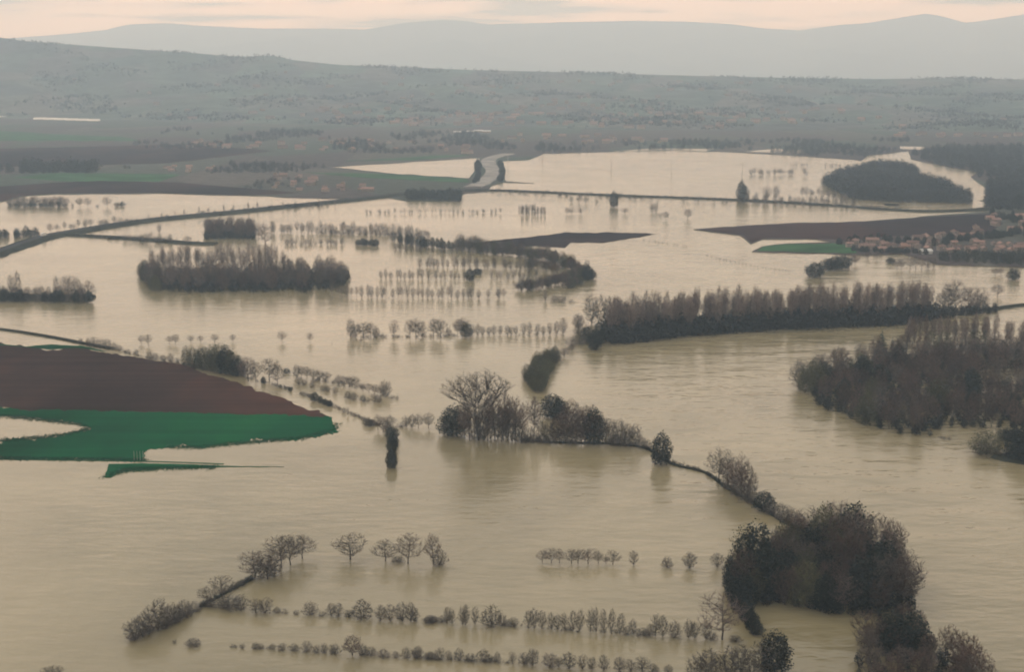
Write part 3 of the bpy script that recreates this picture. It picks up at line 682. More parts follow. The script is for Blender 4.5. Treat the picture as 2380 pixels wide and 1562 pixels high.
grove(WOODV, 6.0, (12, 17.5), 'rreweb', l6, g6, 41)
row(A6, 0.35, [(430,960,330,170,'w'),(500,1000,370,190,'e'),(600,960,320,160,'r'),(700,880,290,170,'w'),(800,830,270,160,'r'),(1050,960,390,190,'r'),(1130,980,370,170,'r'),(1200,990,320,150,'r'),(860,900,300,160,'e')], l6, g6)
row(A6, 0.35, [(940,860,350,220,'w')], 'tallest round-topped olive-green willow at the back of the riverside wood', None)
row(A6, 0.35, [(1400,930,330,170,'v')], 'pale bare fan-shaped tree rising on the river side of the dark wood', None)
row(A6, 0.35, [(1450,1080,240,180,'b'),(1520,1130,270,150,'b')], 'bare spiky tree leaning over the river from the dark wood', 'bare trees over the river')
row(A6, 0.35, [(425,1120,180,120,'e'),(470,1090,190,130,'w')], 'leafy dark tree at the outer corner of the riverside wood', 'corner trees of the riverside wood')
thicket('undergrowth', WOODV, 3.6, (2.5, 6.0), 'dense dark undergrowth filling the riverside wood', 'undergrowth', 44)
row(A6, 0.35, [(325,990,190,70),(340,1050,180,80),(365,1110,170,90),(395,1165,150,90),(435,1220,130,90),(470,1270,110,80),(505,1315,90,70)], 'narrow dark evergreen in the file running into open water beside the wood', 'file of dark evergreens', 'e')
# bottom edge
LOWV = [(1990, 1560), (2010, 1500), (2100, 1462), (2150, 1470), (2210, 1530), (2270, 1600), (2330, 1720), (2000, 1720)]
grove(LOWV, 6.5, (8, 12.5), 'rrrrb', '{k} {in} the lower river bank wood past the levee', 'trees of the lower river bank wood', 47)
row(A6, 0.35, [(1250,1420,230,170,'r'),(1400,1440,230,170,'e'),(1520,1450,260,170,'e'),(1880,1640,310,170,'r'),(1960,1700,300,150,'r')], '{k} {in} the lower river bank wood past the levee', 'trees of the lower river bank wood')
thicket('undergrowth', LOWV, 3.6, (2.0, 5.0), 'dark undergrowth filling the lower river bank wood', 'undergrowth', 49)
row(A6, 0.35, [(110,1610,170,120),(180,1610,190,120,'t'),(250,1600,170,120),(330,1600,190,120,'t'),(400,1590,180,110,'t'),(470,1590,170,120),(560,1580,200,140,'t')], '{k} in the tangled clump near the lone flat-topped tree', 'tangled bushes near the lone tree')
row(A6, 0.35, [(625,1560,225,150,'e')], 'darkest densest bush at the end of the tangled bare clump', None)
row(I1, 1, [(120, 1572, 22, 40)], 'top of a drowned shrub far from every hedgerow', None)

# ---- centre clump with the big fan-shaped tree
row(C2, S1, [(1045,1000,430,340,'v')], 'biggest bare tree, fan-shaped crown of pale twigs, in the clump amid the flood', None)
row(C2, S1, [(860,965,200,140,'e'),(830,955,150,90,'s'),(900,960,180,90,'t')], 'dark bush at the outer end of the clump under the biggest fan-shaped tree', 'dark bushes of the centre clump')
row(C2, S1, [(950,985,230,80,'p'),(985,1000,250,80,'p'),(1110,1005,270,80,'p'),(1160,1003,300,90,'p'),(1205,1010,310,90,'p'),(1250,1003,300,90,'p'),(1300,1010,280,80,'p'),(1340,1012,260,80,'p'),(1070,990,180,110),(1010,990,160,100),(1180,985,200,110,'t'),(1240,985,200,110,'t'),(1130,990,190,100,'t')], '{k} in the clump round the biggest fan-shaped tree', 'slender trees of the centre clump')
row(C2, S1, [(930,975,170,90,'t'),(1085,1000,240,90,'t'),(1215,1000,230,100,'t'),(1280,1008,220,100,'t'),(1320,1010,170,90)], '{k} in the clump round the biggest fan-shaped tree', 'slender trees of the centre clump')
row(C2, S1, [(1470,1012,150,80,'t'),(1520,1015,130,80,'t'),(1430,985,260,84,'p'),(1390,1010,110,80,'s'),(1370,1014,60,70),(1430,1014,60,70),(1490,1016,56,80),(1540,1018,60,80)], '{k} on the levee between the fan-shaped tree and the reddish clump', 'scrub between the clumps')
row(C2, S1, [(1560,840,150,140,'e'),(1610,860,130,100,'e')], 'leafy dark evergreen on the levee tip behind the reddish clump', 'evergreens on the levee tip')
row(C2, S1, [(1590,1018,170,110,'r'),(1650,1020,220,120,'r'),(1720,1022,240,120,'r'),(1790,1022,235,130,'r'),(1850,1022,220,120,'e'),(1880,1026,190,110,'r'),(1620,1020,110,110,'r'),(1700,1022,130,110),(1760,1024,140,110,'r'),(1680,980,230,120,'r'),(1820,990,220,120,'r')], '{k} in the dense reddish clump on the levee', 'reddish clump on the levee')
row(C2, S1, [(1935,1030,170,80,'t'),(1975,1030,180,80,'t'),(2020,1032,170,80,'t'),(2060,1035,160,90,'t'),(2095,1040,130,90),(2135,1045,150,90,'t'),(2175,1050,80,70),(2215,1060,60,60),(1990,1034,80,80),(2040,1036,80,80)], '{k} at the thinning end of the levee trees', 'thinning trees on the levee')
row(C2, S1, [(2310,1165,195,120,'e')], 'single dark rounded tree at the bend of the thin levee', None)
row(C2, S1, [(440,1190,110,70),(445,1140,80,60),(450,1080,110,66),(452,1030,80,60),(450,990,90,66)], 'dark narrow evergreen in the file standing off the end of the green field', 'file of evergreens by the green field', 'e')
row(C2, S1, [(350,930,110,60,'b'),(385,945,110,60,'b'),(410,950,80,60,'t'),(280,893,46,70),(300,900,40,60)], 'small bare tree where the shrub line meets the file of evergreens', 'trees by the file of evergreens')
row(C2, S1, [(510,908,34,60),(545,908,80,50,'t'),(585,912,90,60,'t'),(630,915,95,66,'b'),(700,915,105,76,'b'),(430,900,70,70,'t')], 'small tree of the short row pointing from the evergreens to the fan-shaped tree', 'short row by the evergreens')
# olive thicket island
ISLE = [(1222, 880), (1232, 902), (1252, 915), (1268, 880), (1284, 848), (1294, 835), (1280, 832), (1250, 848)]
for p in scatter(ISLE, 3.6, 61):
    plant('w', p[0], p[1], random.uniform(6.5, 9.0), random.uniform(6, 8.5), 'olive brown willow packed in the small oval island beside the river', 'willows of the oval island')
row(C2, S1, [(1640,420,60,66,'r'),(1600,440,40,50),(1690,380,40,50,'r')], 'small reddish bush between the oval island and the poplar stand', 'reddish bushes in the water')

# ---- middle row
lm = '{k} in the long broken row leading to the poplar stand'
row(C2, S1, [(160,287,118,60,'t'),(195,283,96,60,'t'),(250,287,104,84,'b'),(300,287,104,84,'b'),(335,284,70,50),(370,283,34,44),(455,288,126,52,'b'),(570,287,120,60,'b'),(612,290,138,80,'b'),(655,286,106,60,'t'),(735,283,118,70,'b'),(785,290,132,92,'b'),(840,268,44,50),(900,274,118,70,'b'),(935,274,124,80,'b'),(960,284,104,64,'e'),(1000,272,74,44,'t'),(1040,272,76,40,'t'),(1075,272,64,34,'t'),
   (1118,268,54,34,'t'),(1152,268,64,34,'t'),(1195,268,66,36,'t'),(1245,268,64,34,'t'),(1272,268,60,34,'t'),(1305,268,62,34,'t'),(1360,268,86,34,'t'),(1400,268,84,34,'t'),(1455,270,84,40,'t'),(1495,268,62,30,'t'),(1540,265,74,34,'t'),(1585,265,94,44,'t'),(1632,262,104,50,'t'),(1735,245,120,66,'b')], lm, 'trees of the middle row')
along(C2, S1, [(150, 284), (540, 282), (900, 275)], 14, 24, 'low scrub between the trees of the long broken row', 'scrub of the middle row', w=46)
row(C2, S1, [(1690,340,66,66),(1740,260,70,60),(1750,330,70,80),(1800,315,110,84,'e'),(1845,370,120,80,'e'),(1880,330,150,84,'e')], '{k} at the river end of the poplar stand', 'bushes at the end of the poplar stand')

# ---- poplar stand on the right
STAND = [(1395, 786), (1440, 797), (1580, 780), (1815, 764), (2067, 754), (2170, 742), (2165, 728), (2000, 731), (1750, 741), (1560, 752), (1420, 766)]
grove(STAND, 6.8, (19.5, 26.5), 'p', '{k} {in} the dense poplar plantation along the river bend', 'poplars of the riverside plantation', 71, w=(6.5, 9.0))
thicket('undergrowth', [(1392, 790), (1440, 801), (1580, 784), (1815, 768), (2067, 757), (2170, 745), (2165, 734), (2000, 738), (1750, 748), (1560, 760), (1420, 772)], 3.4, (6, 13.5), 'dark evergreen undergrowth below the poplar plantation', 'undergrowth', 73)
row(C3, 0.3355, [(1850,330,190,110,'b'),(1905,335,215,120,'b'),(1990,335,190,110,'b'),(2050,330,180,110,'b'),(2090,325,120,90,'t'),(1800,340,140,80,'t'),(2195,215,75,84,'b')], 'spreading bare tree at the far tip of the poplar plantation', 'trees at the plantation tip')
thicket('undergrowth', [(2150, 745), (2319, 727), (2325, 716), (2170, 728)], 4.0, (4, 7.5), 'dark undergrowth at the tip of the poplar plantation', 'undergrowth', 75)
row(I1, 1, [(1375,752,60,36,'t'),(1398,756,66,36,'t'),(1420,754,58,34,'t'),(1438,748,52,30,'t'),(1455,762,60,36,'t'),(1345,762,30,20,'t')], 'tall thin grey tree before the end of the poplar plantation', 'thin trees at the end of the plantation')

# ---- big wood on the right bank
BIGV = [(1882, 930), (1916, 952), (2017, 989), (2094, 1012), (2160, 1016), (2185, 988), (2235, 997), (2379, 1000), (2700, 1010), (2700, 905), (2400, 902), (2250, 884), (2260, 868), (2379, 862), (2700, 850), (2700, 800), (2379, 808), (2180, 822), (2050, 835), (1990, 850), (1915, 872), (1900, 900)]
grove(BIGV, 9.4, (11.5, 17), 'rrrrrrbbwe', '{k} {in} the big wood across the river', 'trees of the big riverside wood', 81)
thicket('undergrowth', BIGV, 4.6, (3, 6.5), 'dark undergrowth filling the big riverside wood', 'undergrowth', 83)
row(C3, 0.3355, [(820,860,180,110,'t'),(870,880,190,120,'w'),(920,850,180,120,'w'),(950,800,170,90,'b'),(850,830,160,80,'t')], '{k} in the clump cut off from the big wood by water', 'clump off the big wood')
row(C3, 0.3355, [(1390,660,185,100,'c')], 'tallest dark conifer rising from the back of the big wood', None)
row(C3, 0.3355, [(1472,655,140,60,'c')], 'middle-sized narrow conifer beside the tallest conifer of the big wood', None)
row(C3, 0.3355, [(1525,640,90,50,'c')], 'smallest dark conifer between its taller neighbour and the bare poplars', None)
grove([(2098, 818), (2300, 812), (2310, 800), (2110, 803)], 5.0, (17, 21), 'p', 'tall thin bare poplar in the see-through row behind the big wood', 'poplars behind the big wood', 85, w=(4, 6))
grove([(2330, 812), (2700, 812), (2700, 795), (2340, 800)], 7.0, (15, 19), 'pr', '{k} behind the big wood beside the see-through poplars', 'tall trees behind the big wood', 87)
row(C3, 0.3355, [(2120,1310,155,180,'w'),(2080,1310,90,90),(2180,1312,90,90)], 'pale rounded willow bush in the water off the big wood', 'willow bush off the big wood')
row(C3, 0.3355, [(2260,1330,60,80),(2330,1340,190,130,'e'),(2400,1360,230,160,'e'),(2260,1210,70,110,'e'),(2340,1220,90,110,'e')], 'dark evergreen bush on the green bank past the pale willow bush', 'evergreens on the green bank')
along(C3, 0.3355, [(1780, 1195), (1880, 1215)], 3, 26, 'driftwood-like low bush lying in the water off the big wood', 'low bushes off the big wood', w=44)

# ---- diagonal line by the ploughed field
row(C4, 0.2437, [(290,362,185,84,'w')], 'pale upright willow at the head of the olive clump by the ploughed field', None)
row(C4, 0.2437, [(360,375,165,110,'w'),(420,392,200,130,'w'),(480,405,215,140,'w'),(545,418,235,140,'w'),(610,430,250,150,'w'),(670,440,245,150,'e'),(730,450,220,140,'w'),(780,462,180,110,'e'),(820,470,140,90,'t'),(560,390,170,120,'w'),(660,400,190,120,'w')], '{k} in the olive clump beside the ploughed field', 'willow clump by the ploughed field')
row(C4, 0.2437, [(880,515,210,150,'b'),(950,520,200,100,'b')], 'dark bare tree with forked trunk just past the willow clump', 'forked trees past the willow clump')
row(C4, 0.2437, [(1080,500,190,150,'b'),(1160,545,190,120,'b')], 'pale round-headed bare tree by the field, trunk clear of the water', 'pale trees by the field')
row(C4, 0.2437, [(1025,532,60,40,'e'),(1245,433,40,66,'e')], 'tiny dark evergreen bush near the pale round-headed trees', 'tiny dark bushes by the pale trees')
ls = 'small {k} in the dotted line beside the ploughed field'
along(C4, 0.2437, [(1100, 548), (1200, 580), (1300, 612)], 9, 40, ls, 'dotted shrub line', 'se', w=40)
row(C4, 0.2437, [(1390,642,36,40),(1420,655,40,44),(1460,668,40,44),(1510,702,76,60,'e'),(1570,722,64,40,'e'),(1610,740,56,36,'e'),(1640,750,54,36,'e'),(1662,752,60,34,'e'),(1705,782,40,30,'r'),(1745,790,36,30),(1790,812,50,50),(1830,838,74,26,'t'),(1890,860,40,40,'r'),(1985,895,50,50),(2020,910,54,60),(2055,925,54,50)], ls, 'dotted shrub line')
lq = '{k} in the loose double row off the ploughed field'
row(C4, 0.2437, [(1340,475,120,70,'t'),(1385,480,100,70,'b'),(1440,492,110,80,'b'),(1500,502,100,80,'b'),(1560,512,95,80,'b'),(1620,520,90,80,'b'),(1360,545,76,60,'t'),(1410,548,56,50),(1490,572,60,50),(1600,600,50,60),(1640,610,50,50),(1705,628,64,50),(1740,550,90,70,'b'),(1790,562,95,80,'b'),(1845,570,100,80,'b'),(1895,580,110,84,'b'),(1975,608,80,70,'b'),(2030,622,84,70,'b'),(2085,640,90,70,'b'),(2140,655,100,80,'b'),(2165,650,140,70,'t'),(2210,655,140,56,'t'),(1830,675,70,70),(1880,688,74,70),(1970,704,56,60),(2010,710,46,60),(2085,714,84,66,'t'),(2125,718,80,60),(2190,665,40,50),(2255,678,34,66),(2300,686,40,26)], lq, 'loose double row off the field')
row(C1, S1, [(980,222,54,40,'b'),(1030,232,76,44,'b'),(1175,222,56,40,'b'),(1215,224,64,46,'b'),(1325,213,54,34,'b'),(1390,212,46,34,'b'),(1490,213,54,40,'b'),(1612,208,50,34,'b'),(1955,208,70,50,'b'),(2150,208,64,40,'b')], 'tiny bare tree in the widely spaced line across open water', 'widely spaced line of small trees')
row(C1, S1, [(560,222,40,30,'t'),(610,235,60,40),(650,240,66,50,'t'),(700,250,66,60),(745,257,70,56,'t'),(790,262,50,50),(830,268,40,40),(880,280,24,40),(945,293,36,30),(1040,325,54,50),(1080,330,46,50),(1130,336,40,50),(1180,340,50,50),(1230,345,30,40)], 'small grey bush strung along the dike edge near the ploughed field', 'bushes along the dike edge')

# ---- centre orchard rows and the curved hedge
lo = '{k} in the drowned orchard rows inside the curved hedge'; go = 'trees of the drowned orchard'
along(B5, S1, [(360, 962), (710, 962)], 11, 72, lo, go, 't', 6, 36); along(B5, S1, [(740, 962), (960, 964)], 7, 62, lo, go, 't', 6, 30)
along(B5, S1, [(1110, 965), (1460, 962)], 9, 72, lo, go, 't', 8, 34)
along(B5, S1, [(10, 1065), (60, 1080), (340, 1092), (700, 1094), (1060, 1096)], 30, 86, lo, go, 'ttb', 6, 40)
along(B5, S1, [(1110, 1094), (1250, 1096)], 4, 66, lo, go, 'ttb', 8, 40)
along(B5, S1, [(630, 880), (1000, 885), (1440, 900)], 26, 84, lo, go, 'tt', 8, 40)
along(B5, S1, [(1290, 1040), (1500, 1050)], 5, 70, lo, go, 'tb', 8, 40)
row(B5, S1, [(985,972,74,60,'e'),(1040,930,40,60,'e')], 'dark round bush alone among the drowned orchard rows', 'dark bushes in the orchard')
row(B5, S1, [(1510,1115,76,30,'t')], 'single thin tree outside the curved hedge near a low bush', None)
row(B5, S1, [(1570,1116,40,50),(1620,1120,44,70),(1690,1124,20,40)], 'low grey bush in the water outside the curved hedge', 'low bushes outside the curved hedge')
lh = '{k} in the straggling hedge at the far side of the orchard'; gh = 'straggling hedge of the orchard'
along(B5, S1, [(-400, 640), (-100, 645), (250, 648), (500, 660), (720, 680)], 40, 78, lh, gh, 'ttb', 8, 44)
along(B5, S1, [(-60, 650), (300, 655), (640, 668)], 24, 40, lh, gh, 's', 10, 54)
along(B5, S1, [(420, 700), (640, 735), (860, 755), (960, 770)], 20, 70, lh, gh, 'tte', 12, 44)
along(B5, S1, [(450, 760), (800, 780), (1150, 790)], 18, 60, lo, go, 't', 12, 36)
along(B4, S1, [(1970, 722), (2380, 725)], 12, 44, lh, gh, 'ts', 8, 40)
along(B5, S1, [(200, 728), (350, 732)], 5, 54, lh, gh, 'e', 8, 50)
row(B5, S1, [(655,742,80,80,'e')], 'dark dense bush on the straggling orchard hedge', None)
la = '{k} in the curved hedge that rounds the orchard'; ga = 'curved hedge round the orchard'
along(B5, S1, [(900, 750), (1150, 785), (1400, 815), (1560, 850), (1700, 905), (1790, 955)], 84, 92, la, ga, 'rrwwt', 22, 66)
along(B5, S1, [(1380, 880), (1480, 900), (1600, 930)], 10, 84, la, ga, 'rrw', 10, 60)
along(B5, S1, [(1800, 920), (1730, 960), (1620, 1000), (1500, 1022), (1330, 1045)], 42, 84, la, ga, 'rrwt', 16, 64)
along(B5, S1, [(1640, 1030), (1700, 1018), (1760, 990)], 7, 66, la, ga, 'rw', 6, 66)
row(B5, S1, [(1805,968,90,70,'e'),(1830,960,70,50,'e')], 'dark evergreen knot at the outer bend of the curved hedge', 'evergreen knot of the curved hedge')
# ---- island wood and its neighbours
ISL = [(372, 670), (402, 681), (640, 678), (667, 672), (703, 681), (797, 668), (812, 645), (780, 636), (600, 638), (420, 640), (345, 642)]
grove(ISL, 9.6, (14.5, 17.5), 'rrrbb', '{k} {in} the long island wood', 'trees of the island wood', 91, w=(9, 12))
thicket('undergrowth', ISL, 5.5, (4, 9.0), 'dark undergrowth filling the long island wood', 'undergrowth', 93)
grove([(318, 640), (345, 665), (362, 684), (372, 676), (366, 650), (345, 632)], 8.0, (10, 15), 'wwt', '{k} in the lobe at the end of the island wood', 'willows of the island lobe', 95, w=(8, 11))
along(I1, 1, [(352, 632), (450, 630), (560, 629), (660, 631)], 32, 60, 'tall pale poplar in the row rising behind the island wood', 'poplars behind the island wood', 'p', 3, 17)
row(I1, 1, [(617, 574, 52, 26, 'b'), (600, 558, 36, 22, 'b')], 'tall dark single tree between the square coppice and the island wood', 'dark single trees by the coppice')
grove([(478, 555), (588, 556), (586, 532), (482, 531)], 9.5, (12, 15), 'rr', '{k} {in} the square coppice beside the embankment', 'trees of the square coppice', 97, w=(10, 13))
thicket('undergrowth', [(478, 556), (588, 557), (586, 532), (482, 531)], 5.0, (4, 8), 'dark undergrowth of the square coppice', 'undergrowth', 99)
# ---- left bank
along(I1, 1, [(-60, 700), (60, 702), (210, 704)], 26, 27, '{k} in the dense hedge on the short bank', 'hedge on the short bank', 'es', 3, 22, z=0.3)
along(I1, 1, [(-60, 690), (60, 691), (205, 693)], 22, 24, '{k} in the dense hedge on the short bank', 'hedge on the short bank', 'rs', 3, 22, z=1.2)
row(I1, 1, [(26,690,52,14,'t'),(41,690,54,18,'t'),(133,690,48,14,'t'),(152,690,50,22,'b'),(167,690,48,22,'b'),(182,692,44,20,'t'),(202,700,48,34,'b')], '{k} sticking up from the hedge on the short bank', 'trees on the short bank')
# ---- lake shore groups, upper left
along(I1, 1, [(18, 479), (155, 480)], 22, 24, '{k} of the flooded grove in the lake beside the brown field', 'flooded lake grove', 'brt', 3, 15)
along(I1, 1, [(20, 481), (155, 481)], 16, 12, '{k} of the flooded grove in the lake beside the brown field', 'flooded lake grove', 'e', 3, 13)
row(I1, 1, [(168,480,9,9,'s'),(186,481,20,17,'b'),(204,481,20,16,'b'),(226,480,5,9,'s'),(250,481,21,18,'b'),(272,480,10,12,'e'),(284,479,11,13,'e')], '{k} in the lake between the flooded grove and the road', 'round trees in the lake')
thicket('far_wood', [(-140, 556), (0, 556), (86, 552), (88, 546), (0, 546), (-140, 545)], 7, (7, 10), 'dark low wood beside the road embankment', 'wood', 101, 'e', 'ever')
lr = '{k} on the verge of the road embankment'
along(B4, S1, [(330, 640), (430, 620), (620, 600), (900, 575)], 14, 56, lr, 'trees on the road verge', 'btb', 10, 46, z=0)
along(B4, S1, [(560, 640), (800, 590), (1300, 530), (1700, 490), (2300, 450)], 44, 30, 'small {k} on the verge of the road embankment', 'bushes on the road verge', 'se', 8, 40, z=0)
along(B4, S1, [(1000, 548), (1400, 515), (1800, 482), (2350, 452)], 16, 54, lr, 'trees on the road verge', 'tp', 12, 20, z=0)
along(B4, S1, [(860, 695), (1190, 712)], 10, 62, '{k} on the low bank branching from the road', 'trees on the low bank', 'bt', 8, 50)
along(B4, S1, [(600, 668), (850, 690), (1300, 716)], 14, 28, 'small {k} on the low bank branching from the road', 'bushes on the low bank', 'se', 8, 50)
row(B4, S1, [(1105,640,60,30,'t'),(1300,716,52,56,'b')], 'lone bare tree in the water near the low bank', 'lone trees near the low bank')
# ---- far lake: causeway trees and drowned rows
along(B5, S1, [(260, 505), (660, 505), (1210, 505)], 30, 36, 'tiny {k} in the straight drowned line below the causeway', 'straight line of drowned trees', 'tsb', 8, 26)
along(B5, S1, [(1325, 520), (1510, 520)], 9, 74, 'faint pale young tree in the rectangular nursery block in the lake', 'nursery block in the lake', 't', 6, 26)
along(B5, S1, [(1325, 490), (1510, 490)], 9, 50, 'faint pale young tree in the rectangular nursery block in the lake', 'nursery block in the lake', 't', 6, 26)
row(B5, S1, [(1660,512,44,30,'b'),(1690,512,40,40,'b'),(1755,516,50,34,'b'),(1865,432,26,24,'s'),(2060,512,44,44,'b'),(2250,500,70,30,'t'),(2275,498,70,30,'t'),(2305,530,30,26,'s'),(2345,552,56,44,'b'),(1690,430,40,24,'t'),(1740,434,40,40,'b'),(1790,436,44,40,'b')], 'small {k} scattered in the lake below the causeway', 'scattered trees in the lake')
row(B5, S1, [(1985,462,104,54,'e')], 'dark upright evergreen standing out below the causeway', None)
row(B6, 0.3355, [(50,545,68,56,'b')], 'round lollipop tree alone in the lake near the brown field tip', None)
along(B5, S1, [(1130, 360), (1500, 378), (2300, 415)], 40, 30, 'tiny {k} along the lake causeway', 'bushes along the causeway', 'sb', 12, 40)
along(B6, 0.3355, [(0, 425), (420, 435), (900, 460), (1500, 485)], 40, 36, 'tiny {k} along the lake causeway', 'bushes along the causeway', 'sb', 12, 36)
row(B6, 0.3355, [(415,420,145,50,'e'),(440,428,110,60,'e')], 'tall dark narrow evergreen on the lake causeway', 'tall evergreens on the causeway')
row(B6, 0.3355, [(600,430,115,46,'b'),(660,425,110,44,'b')], 'lollipop tree on the causeway beside the tall dark evergreen', 'lollipop trees on the causeway')
along(B6, 0.3355, [(480, 430), (800, 445), (1200, 455)], 20, 70, '{k} in the screen along the lake causeway', 'screen of trees on the causeway', 'tb', 10, 34)
along(B6, 0.3355, [(830, 395), (1000, 395), (1150, 430)], 12, 70, '{k} in the screen before the forest island', 'trees before the forest island', 'tb', 10, 34)
along(B6, 0.3355, [(480, 238), (790, 240)], 12, 46, '{k} in the short rows far out in the lake', 'drowned rows far out', 'bt', 8, 34)
along(B6, 0.3355, [(840, 246), (890, 246)], 2, 50, '{k} in the short rows far out in the lake', 'drowned rows far out', 'b', 4, 34)
along(B6, 0.3355, [(760, 182), (890, 184)], 6, 32, '{k} in the short rows far out in the lake', 'drowned rows far out', 'b', 6, 28)
along(B6, 0.3355, [(1000, 184), (1110, 184)], 5, 32, '{k} in the short rows far out in the lake', 'drowned rows far out', 'bt', 6, 28)
thicket('far_wood', [(945, 466), (1068, 467), (1068, 452), (945, 452)], 7, (7, 11), 'dark wood at the road junction by the lake', 'wood', 111, 'e', 'ever')
thicket('far_wood', [(1100, 428), (1108, 405), (1104, 385), (1110, 376), (1117, 388), (1114, 408), (1112, 424)], 5, (5, 8), 'dark trees lining one side of the lake road', 'wood', 112, 'e', 'ever')
thicket('far_wood', [(1166, 424), (1172, 400), (1166, 380), (1159, 378), (1162, 400), (1158, 422)], 5, (5, 8), 'dark trees lining the other side of the lake road', 'wood', 113, 'e', 'ever')
FOR = [(1912, 426), (1940, 446), (1985, 464), (2090, 471), (2252, 475), (2248, 460), (2190, 432), (2132, 418), (2126, 398), (2100, 390), (2040, 386), (1990, 397), (1958, 408)]
thicket('far_wood', FOR, 8.5, (12, 16), 'large dark forest island at the end of the lake', 'forest', 115, 'w', 'farwood')
thicket('far_wood', [(2290, 486), (2560, 500), (2560, 425), (2379, 415), (2300, 425), (2292, 450)], 10, (10, 15), 'dark wood on the shore opposite the forest island', 'wood', 117, 'e', 'farwood')
thicket('far_wood', [(2120, 360), (2180, 384), (2280, 404), (2262, 412), (2379, 416), (2700, 420), (2700, 345), (2200, 345)], 15, (10, 15), 'wide band of dark woods beyond the lake channel', 'wood', 119, 'e', 'farwood', 0.4)
thicket('far_wood', [(1240, 356), (1560, 347), (1740, 353), (2000, 370), (2110, 345), (2110, 325), (1260, 330)], 13, (5, 11), 'band of hazy woods along the far lake shore', 'wood', 121, 'w', 'farwood', 0.4, 0.0)
thicket('far_wood', [(48, 403), (225, 402), (222, 396), (50, 394)], 12, (14, 22), 'dark clump of tall trees on the plain beside a green field', 'wood', 123, 'e', 'ever', 0.5)
thicket('far_wood', [(-300, 412), (0, 404), (30, 404), (20, 392), (-300, 396)], 14, (9, 14), 'dark wood at the edge of the plain', 'wood', 124, 'e', 'farwood', 0.5)
thicket('far_wood', [(230, 402), (480, 404), (800, 400), (760, 388), (560, 380), (300, 390)], 11, (5, 10), 'scattered hedges and copses across the plain', 'wood', 125, 'w', 'farwood', 0.5, 0.3)
thicket('far_wood', [(300, 345), (1120, 362), (1200, 345), (1100, 310), (400, 300)], 15, (6, 12), 'hazy copses round the far villages', 'wood', 126, 'w', 'farwood', 0.5, 0.35)
thicket('far_wood', [(560, 440), (880, 450), (930, 440), (800, 415), (640, 412)], 10, (4, 8), 'gardens and hedges of the lakeside hamlet', 'wood', 127, 'w', 'farwood', 0.5, 0.3)

# ---- right hand village shore
row(B6, 0.3355, [(930,945,90,110,'e'),(900,930,70,80,'b'),(1020,900,80,90,'e'),(1070,895,90,90,'e'),(1120,890,95,90,'e'),(1170,880,90,80,'b'),(1210,865,80,70,'b')], '{k} of the slanting clump in the water off the village', 'slanting clump off the village')
row(B6, 0.3355, [(1455,850,40,46,'e')], 'small round dark bush in the water before the village gardens', None)
row(B6, 0.3355, [(1500,895,70,60,'b'),(1530,890,80,60,'b'),(1590,895,90,60,'b'),(1630,892,90,60,'b'),(1670,892,90,60,'b'),(1715,890,80,50,'t'),(1755,885,70,40,'t'),(1300,820,50,44,'b'),(1360,825,54,50,'b'),(2180,935,50,50,'b'),(2220,930,50,44,'b')], '{k} in the water along the village shore', 'bare trees on the village shore')
row(B6, 0.3355, [(2305,965,74,64,'e')], 'lone dark rounded tree in the water off the green village bank', None)
thicket('far_wood', [(2180, 610), (2379, 618), (2600, 625), (2600, 598), (2379, 594), (2190, 594)], 6.5, (5, 8.5), 'thick green brown hedge along the village shore', 'hedge', 131, 'w', 'bank', 0.4)
along(I1, 1, [(1940, 568), (1985, 566), (2040, 560), (2110, 568), (2200, 572)], 22, 18, 'dark evergreen garden tree among the village houses', 'garden trees of the village', 'e', 8, 16, z=0.4)
along(I1, 1, [(2190, 565), (2280, 555), (2379, 545), (2379, 520), (2300, 505)], 34, 18, 'dark evergreen garden tree among the village houses', 'garden trees of the village', 'e', 14, 16, z=0.4)
along(I1, 1, [(1980, 586), (2080, 589), (2170, 592)], 18, 13, 'dark evergreen garden tree among the village houses', 'garden trees of the village', 'e', 6, 15, z=0.4)
along(B6, 0.3355, [(175, 795), (350, 840), (560, 880), (700, 900), (770, 912)], 22, 12, 'tiny dark fence-line bush in the slanting drowned line', 'slanting drowned bush line', 's', 4, 16)
along(B6, 0.3355, [(-260, 690), (-120, 712), (60, 740)], 10, 12, 'tiny dark fence-line bush in the slanting drowned line', 'slanting drowned bush line', 's', 4, 18)

